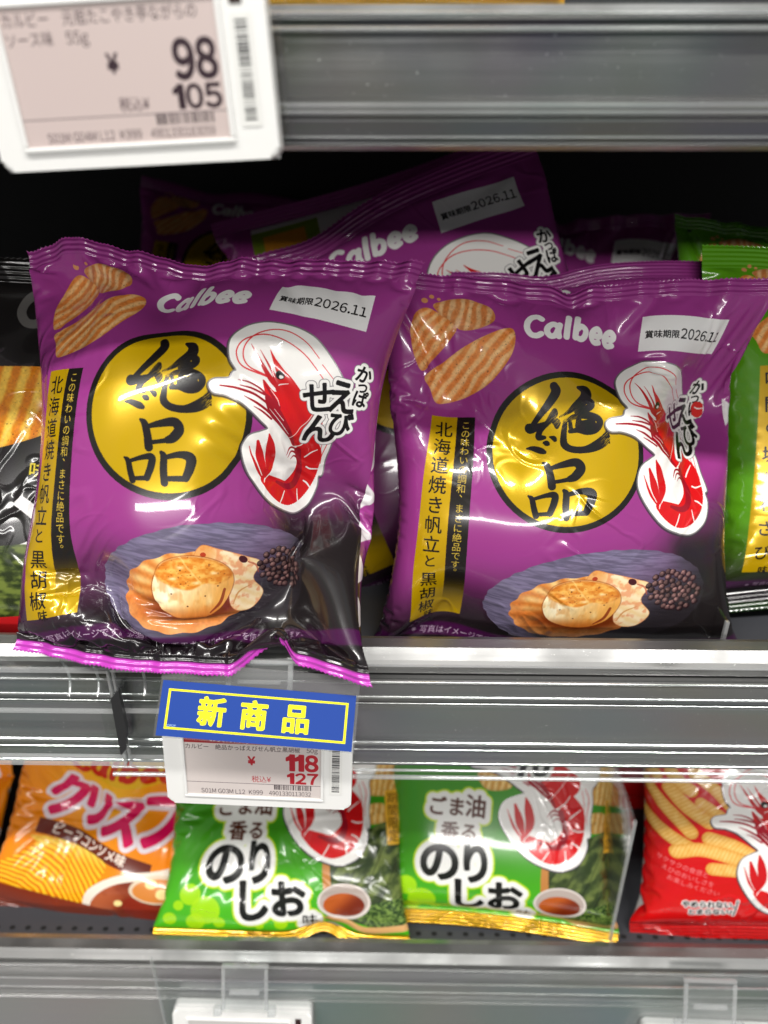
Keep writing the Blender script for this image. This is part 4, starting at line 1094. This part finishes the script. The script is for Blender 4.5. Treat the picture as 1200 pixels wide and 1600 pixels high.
make_bag(rd, 'snack_bag', 'red prawn cracker bag standing in front, beside the dark gap', foot(1192, 1494, .012), 22, -4, -2, GR, .92)
make_bag(rd, 'snack_bag', 'red prawn cracker bag leaning far back in the gap behind the clear divider', foot(1080, 1300, .10), 12, 0, 12, GR, .9)
ya = Art(300, 330, 1, (226, 170, 20)); ya.fill(rect(0, 60, 300, 150), (190, 30, 26)); ya.fill(ellipse(150, 230, 60, 50), (240, 220, 150))
yb = restyle(mesh_c, films('yellow', ya, (.6, .42, .05)))
make_bag(yb, 'snack_bag', 'yellow orange bag on the upper shelf, a sliver above the price rail', (-.02, .03, zU - .010), 8, 0, 0, None, .9)

# ================================================================ price tags, cards and clear holders
def framed(o, px, py, y, tilt=0, roll=0, yaw=0):
    o.location = at(px, py, y); o.rotation_euler = (Matrix.Rotation(R(yaw), 3, 'Z') @ Matrix.Rotation(R(-tilt), 3, 'X') @ Matrix.Rotation(R(roll), 3, 'Y')).to_euler()

def rounded(w, h, r, n=6):
    p = []
    for cx, cz, a0 in ((w / 2 - r, h / 2 - r, 0), (-w / 2 + r, h / 2 - r, 90), (-w / 2 + r, -h / 2 + r, 180), (w / 2 - r, -h / 2 + r, 270)):
        for k in range(n + 1):
            a = R(a0 + 90 * k / n); p.append((cx + r * math.cos(a), cz + r * math.sin(a)))
    return p
def slab(name, outline, y0, y1, m, parent, bevel=0.0):
    n = len(outline); bm = bmesh.new()
    a = [bm.verts.new((x, y0, z)) for x, z in outline]; b = [bm.verts.new((x, y1, z)) for x, z in outline]
    bm.faces.new(a); bm.faces.new(b[::-1])
    for i in range(n): bm.faces.new((a[i], b[i], b[(i + 1) % n], a[(i + 1) % n]))
    if bevel:
        ed = [e for e in bm.edges if abs(e.verts[0].co.y - y0) < 1e-7 and abs(e.verts[1].co.y - y0) < 1e-7]
        bmesh.ops.bevel(bm, geom=ed, offset=bevel, segments=3, profile=.5, affect='EDGES', clamp_overlap=True)
    return bm_obj(name, bm, m, parent)
def quad(name, x0, x1, z0, z1, y, m, parent):
    return obj(name, [(x0, y, z0), (x1, y, z0), (x1, y, z1), (x0, y, z1)], [(0, 1, 2, 3)], m, parent, [(0, 0), (1, 0), (1, 1), (0, 1)])
def printed(name, art, rough=.3, coat=.4):
    m = bpy.data.materials.new(name); m.use_nodes = True; nt = m.node_tree; b = nt.nodes['Principled BSDF']
    im = nt.nodes.new('ShaderNodeTexImage'); im.image = art.image(name); nt.links.new(im.outputs[0], b.inputs['Base Color'])
    b.inputs['Specular IOR Level'].default_value = .3; b.inputs['Roughness'].default_value = rough; b.inputs['Coat Weight'].default_value = coat; b.inputs['Coat Roughness'].default_value = .04
    return m
M_sensor = mat('sensor', (.03, .012, .01), .2)
M_code = printed('bar_strip', strip_code(5))
GT = 'electronic price tags clipped to the price rails'
def price_tag(label, kind, px, py, y, tilt, roll, s=1.0, blank=False):
    o = thing('price_tag', label, 'price tag', group=GT); framed(o, px, py, y, tilt, roll)
    w, h = .0765 * s, .0430 * s
    slab('casing', rounded(w, h, .0028 * s), -.004 * s, .004 * s, M_white, o, .0012 * s)
    x0, x1, z0, z1 = -w / 2 + .0085 * s, w / 2 - .0125 * s, -h / 2 + .0055 * s, h / 2 - .0055 * s
    quad('screen', x0, x1, z0, z1, -.00425 * s, printed('screen_' + kind, esl_screen(kind)) if not blank else mat('blank_screen', (.5, .48, .46), .3), o)
    fr = bmesh.new(); y0_, y1_, tb = -.0050 * s, -.0039 * s, .0011 * s
    box(fr, x0 - tb, x1 + tb, y0_, y1_, z1 - .0002, z1 + tb); box(fr, x0 - tb, x1 + tb, y0_, y1_, z0 - tb, z0 + .0002); box(fr, x0 - tb, x0 + .0002, y0_, y1_, z0 + .0002, z1 - .0002); box(fr, x1 - .0002, x1 + tb, y0_, y1_, z0 + .0002, z1 - .0002)
    bm_obj('bezel', fr, M_white, o, .0004 * s, 2)
    one_box('seam', (-w * .494, w * .494, -.0012 * s, -.0009 * s, -h / 2 - .0001, h / 2 + .0001), M_grey, o)
    quad('code_strip', w / 2 - .0092 * s, w / 2 - .0040 * s, -h / 2 + .008 * s, h / 2 - .0095 * s, -.00425 * s, M_code, o)
    quad('sensor_window', w / 2 - .0090 * s, w / 2 - .0058 * s, h / 2 - .0075 * s, h / 2 - .0030 * s, -.00428 * s, M_sensor, o)
    return o
price_tag('white price tag reading 98 and 105, hung on the upper rail', 'upper', 203, 118, -.0235, -1, -2.8, .96)
price_tag('white price tag reading 118 and 127 in red, half covered by the blue card', 'lower', 406, 1186, -.020, 4, 2.2, .97)
price_tag('white price tag below the pair of green bags, only its top edge in the picture', 'lower', 382, 1618, -.018, 10, 1, .93, True)
price_tag('white price tag below the red bag, only a sliver of its top in the picture', 'lower', 1105, 1650, -.018, 10, 2, .95, True)

card = thing('new_item_card', 'blue card with yellow border and large yellow characters, in front of a price tag', 'card'); framed(card, 400.5, 1118, -.036, 40, 4.0)
quad('printed_card', -.0352, .0352, -.0097, .0097, 0, printed('blue_card', new_card(), .5, 0), card)
one_box('card_sleeve', (-.0362, .0362, .0004, .0012, -.0102, .0165), M_hazy, card, .0002, 1)

GC = 'clear clips holding the price tags'
def clip(label, px, py, y, w, h, tilt, roll=0):
    o = thing('clear_clip', label, 'clip', group=GC); framed(o, px, py, y, tilt, roll)
    bm = bmesh.new(); box(bm, -w / 2, w / 2, -.0006, .0006, -h / 2, h / 2); bm_obj('plate', bm, M_hazy, o, .0003, 1)
    bm = bmesh.new(); box(bm, -w / 2, w / 2, -.0012, .0012, h / 2 - .0008, h / 2 + .0008); box(bm, -w * .32, w * .32, -.0022, -.0008, -h * .12, h * .0); box(bm, -w * .5, -w * .42, -.0016, -.0006, -h / 2, h * .45); box(bm, w * .42, w * .5, -.0016, -.0006, -h / 2, h * .45)
    bm_obj('ribs', bm, M_edge, o, .0003, 1)
    for sx_ in (-1, 1): one_box('hook', (sx_ * w * .58 - .002, sx_ * w * .58 + .002, -.003, .001, -h / 2 - .002, -h / 2 + .002), M_edge, o, .0006, 2)
clip('clear clip above the blue card, below the folded purple bag', 406, 1062, -.022, .025, .013, 35, 1)
clip('clear clip on the lower rail under the left green bag', 383, 1543, -.019, .023, .022, 25, 0)
clip('clear clip on the lower rail under the red bag', 1108, 1566, -.019, .026, .022, 25, 1)

GH = 'clear label holders on the middle rail'
def holder(label, x0, x1, y, top, bot, arcs):
    o = thing('clear_label_holder', label, 'label holder', at((x0 + x1) / 2, (top + bot) / 2, y), group=GH); c = o.location
    za_, zb_, = zpx(top, y) - c.z, zpx(bot, y) - c.z; X0, X1 = at(x0, (top + bot) / 2, y).x - c.x, at(x1, (top + bot) / 2, y).x - c.x
    profile('plate', [(.010, za_ + .001), (0, za_), (0, zb_)], X0, X1, M_clear, o, .0012)
    bm = bmesh.new()
    box(bm, X0, X1, -.0018, .0002, za_ - .0006, za_ + .0006); zm = za_ * .42 + zb_ * .58 * 0 + za_ * .0
    zq = za_ + (zb_ - za_) * .42
    box(bm, X0, X1, -.0016, .0002, zq - .0005, zq + .0005); box(bm, X0, X1, -.0020, .0002, zb_, zb_ + .0012); box(bm, X0, X1, -.0014, .0002, zb_ + .0034, zb_ + .0042)
    box(bm, X0, X0 + .0009, -.0012, .0004, zb_, za_); box(bm, X1 - .0009, X1, -.0012, .0004, zb_, za_)
    bm_obj('edges', bm, M_edge, o)
    for ax, s_ in arcs:
        p = [(at(ax, 1100, y).x - c.x + s_ * (.0045 * math.sin(t)), .006 - .008 * (1 - math.cos(t)) , za_ - .001 - .010 * t / 1.6) for t in np.linspace(0, 1.6, 9)]
        n = 8; v = []; f = []
        for k, q in enumerate(p):
            for m_ in range(n): v.append((q[0] + .0006 * math.cos(2 * math.pi * m_ / n), q[1] + .0006 * math.sin(2 * math.pi * m_ / n), q[2]))
            if k: f += [((k - 1) * n + m_, (k - 1) * n + (m_ + 1) % n, k * n + (m_ + 1) % n, k * n + m_) for m_ in range(n)]
        obj('bracket', v, f, M_edge, o, None, True)
    return o
holder('clear label holder left of the black joint, empty', -60, 186, -.019, 1050, 1196, ((98, 1), (142, 1)))
holder('clear label holder right of the black joint, behind the blue card', 190, 300, -.018, 1048, 1196, ((214, 1),))
j = obj('rail_joint', *(lambda p: ([(q.x, q.y - .001, q.z) for q in p] + [(q.x, q.y + .0015, q.z) for q in p], [(0, 1, 2, 3, 4), (9, 8, 7, 6, 5)] + [(i, (i + 1) % 5, 5 + (i + 1) % 5, 5 + i) for i in range(5)]))([at(174, 1090, -.0215), at(186, 1076, -.0215), at(199, 1140, -.0215), at(198, 1168, -.0215), at(190, 1178, -.0215)]), M_black)
j['label'] = 'black rubber joint between the two clear label holders'; j['category'] = 'rail joint'

GD = 'clear dividers between the rows of bags'
def divider(label, pts, x, thick=.0012):
    o = slab('clear_divider', [(y, z) for y, z in pts], -thick / 2, thick / 2, M_clear, None)
    o.rotation_euler = (0, 0, R(90)); o.location = (x, 0, 0)
    o['label'] = label; o['category'] = 'divider'; o['group'] = GD
    e = slab('front_edge', [(pts[0][0] - .0012, pts[0][1]), (pts[0][0] + .0004, pts[0][1]), (pts[1][0] + .0004, pts[1][1]), (pts[1][0] - .0012, pts[1][1])], -thick * .6, thick * .6, M_edge, o)
    return o
d0 = at(1136, 970, .012)
divider('clear divider beside the upright purple bag, its top edge catching light', [(.012, -.012), (.012, d0.z), (.20, d0.z), (.20, -.012)], d0.x)
d1 = at(948, 1488, .010)
divider('clear divider on the lower shelf between the green bags and the dark gap', [(.010, zL - .004), (.010, zL + .085), (.20, zL + .085), (.20, zL - .004)], d1.x)
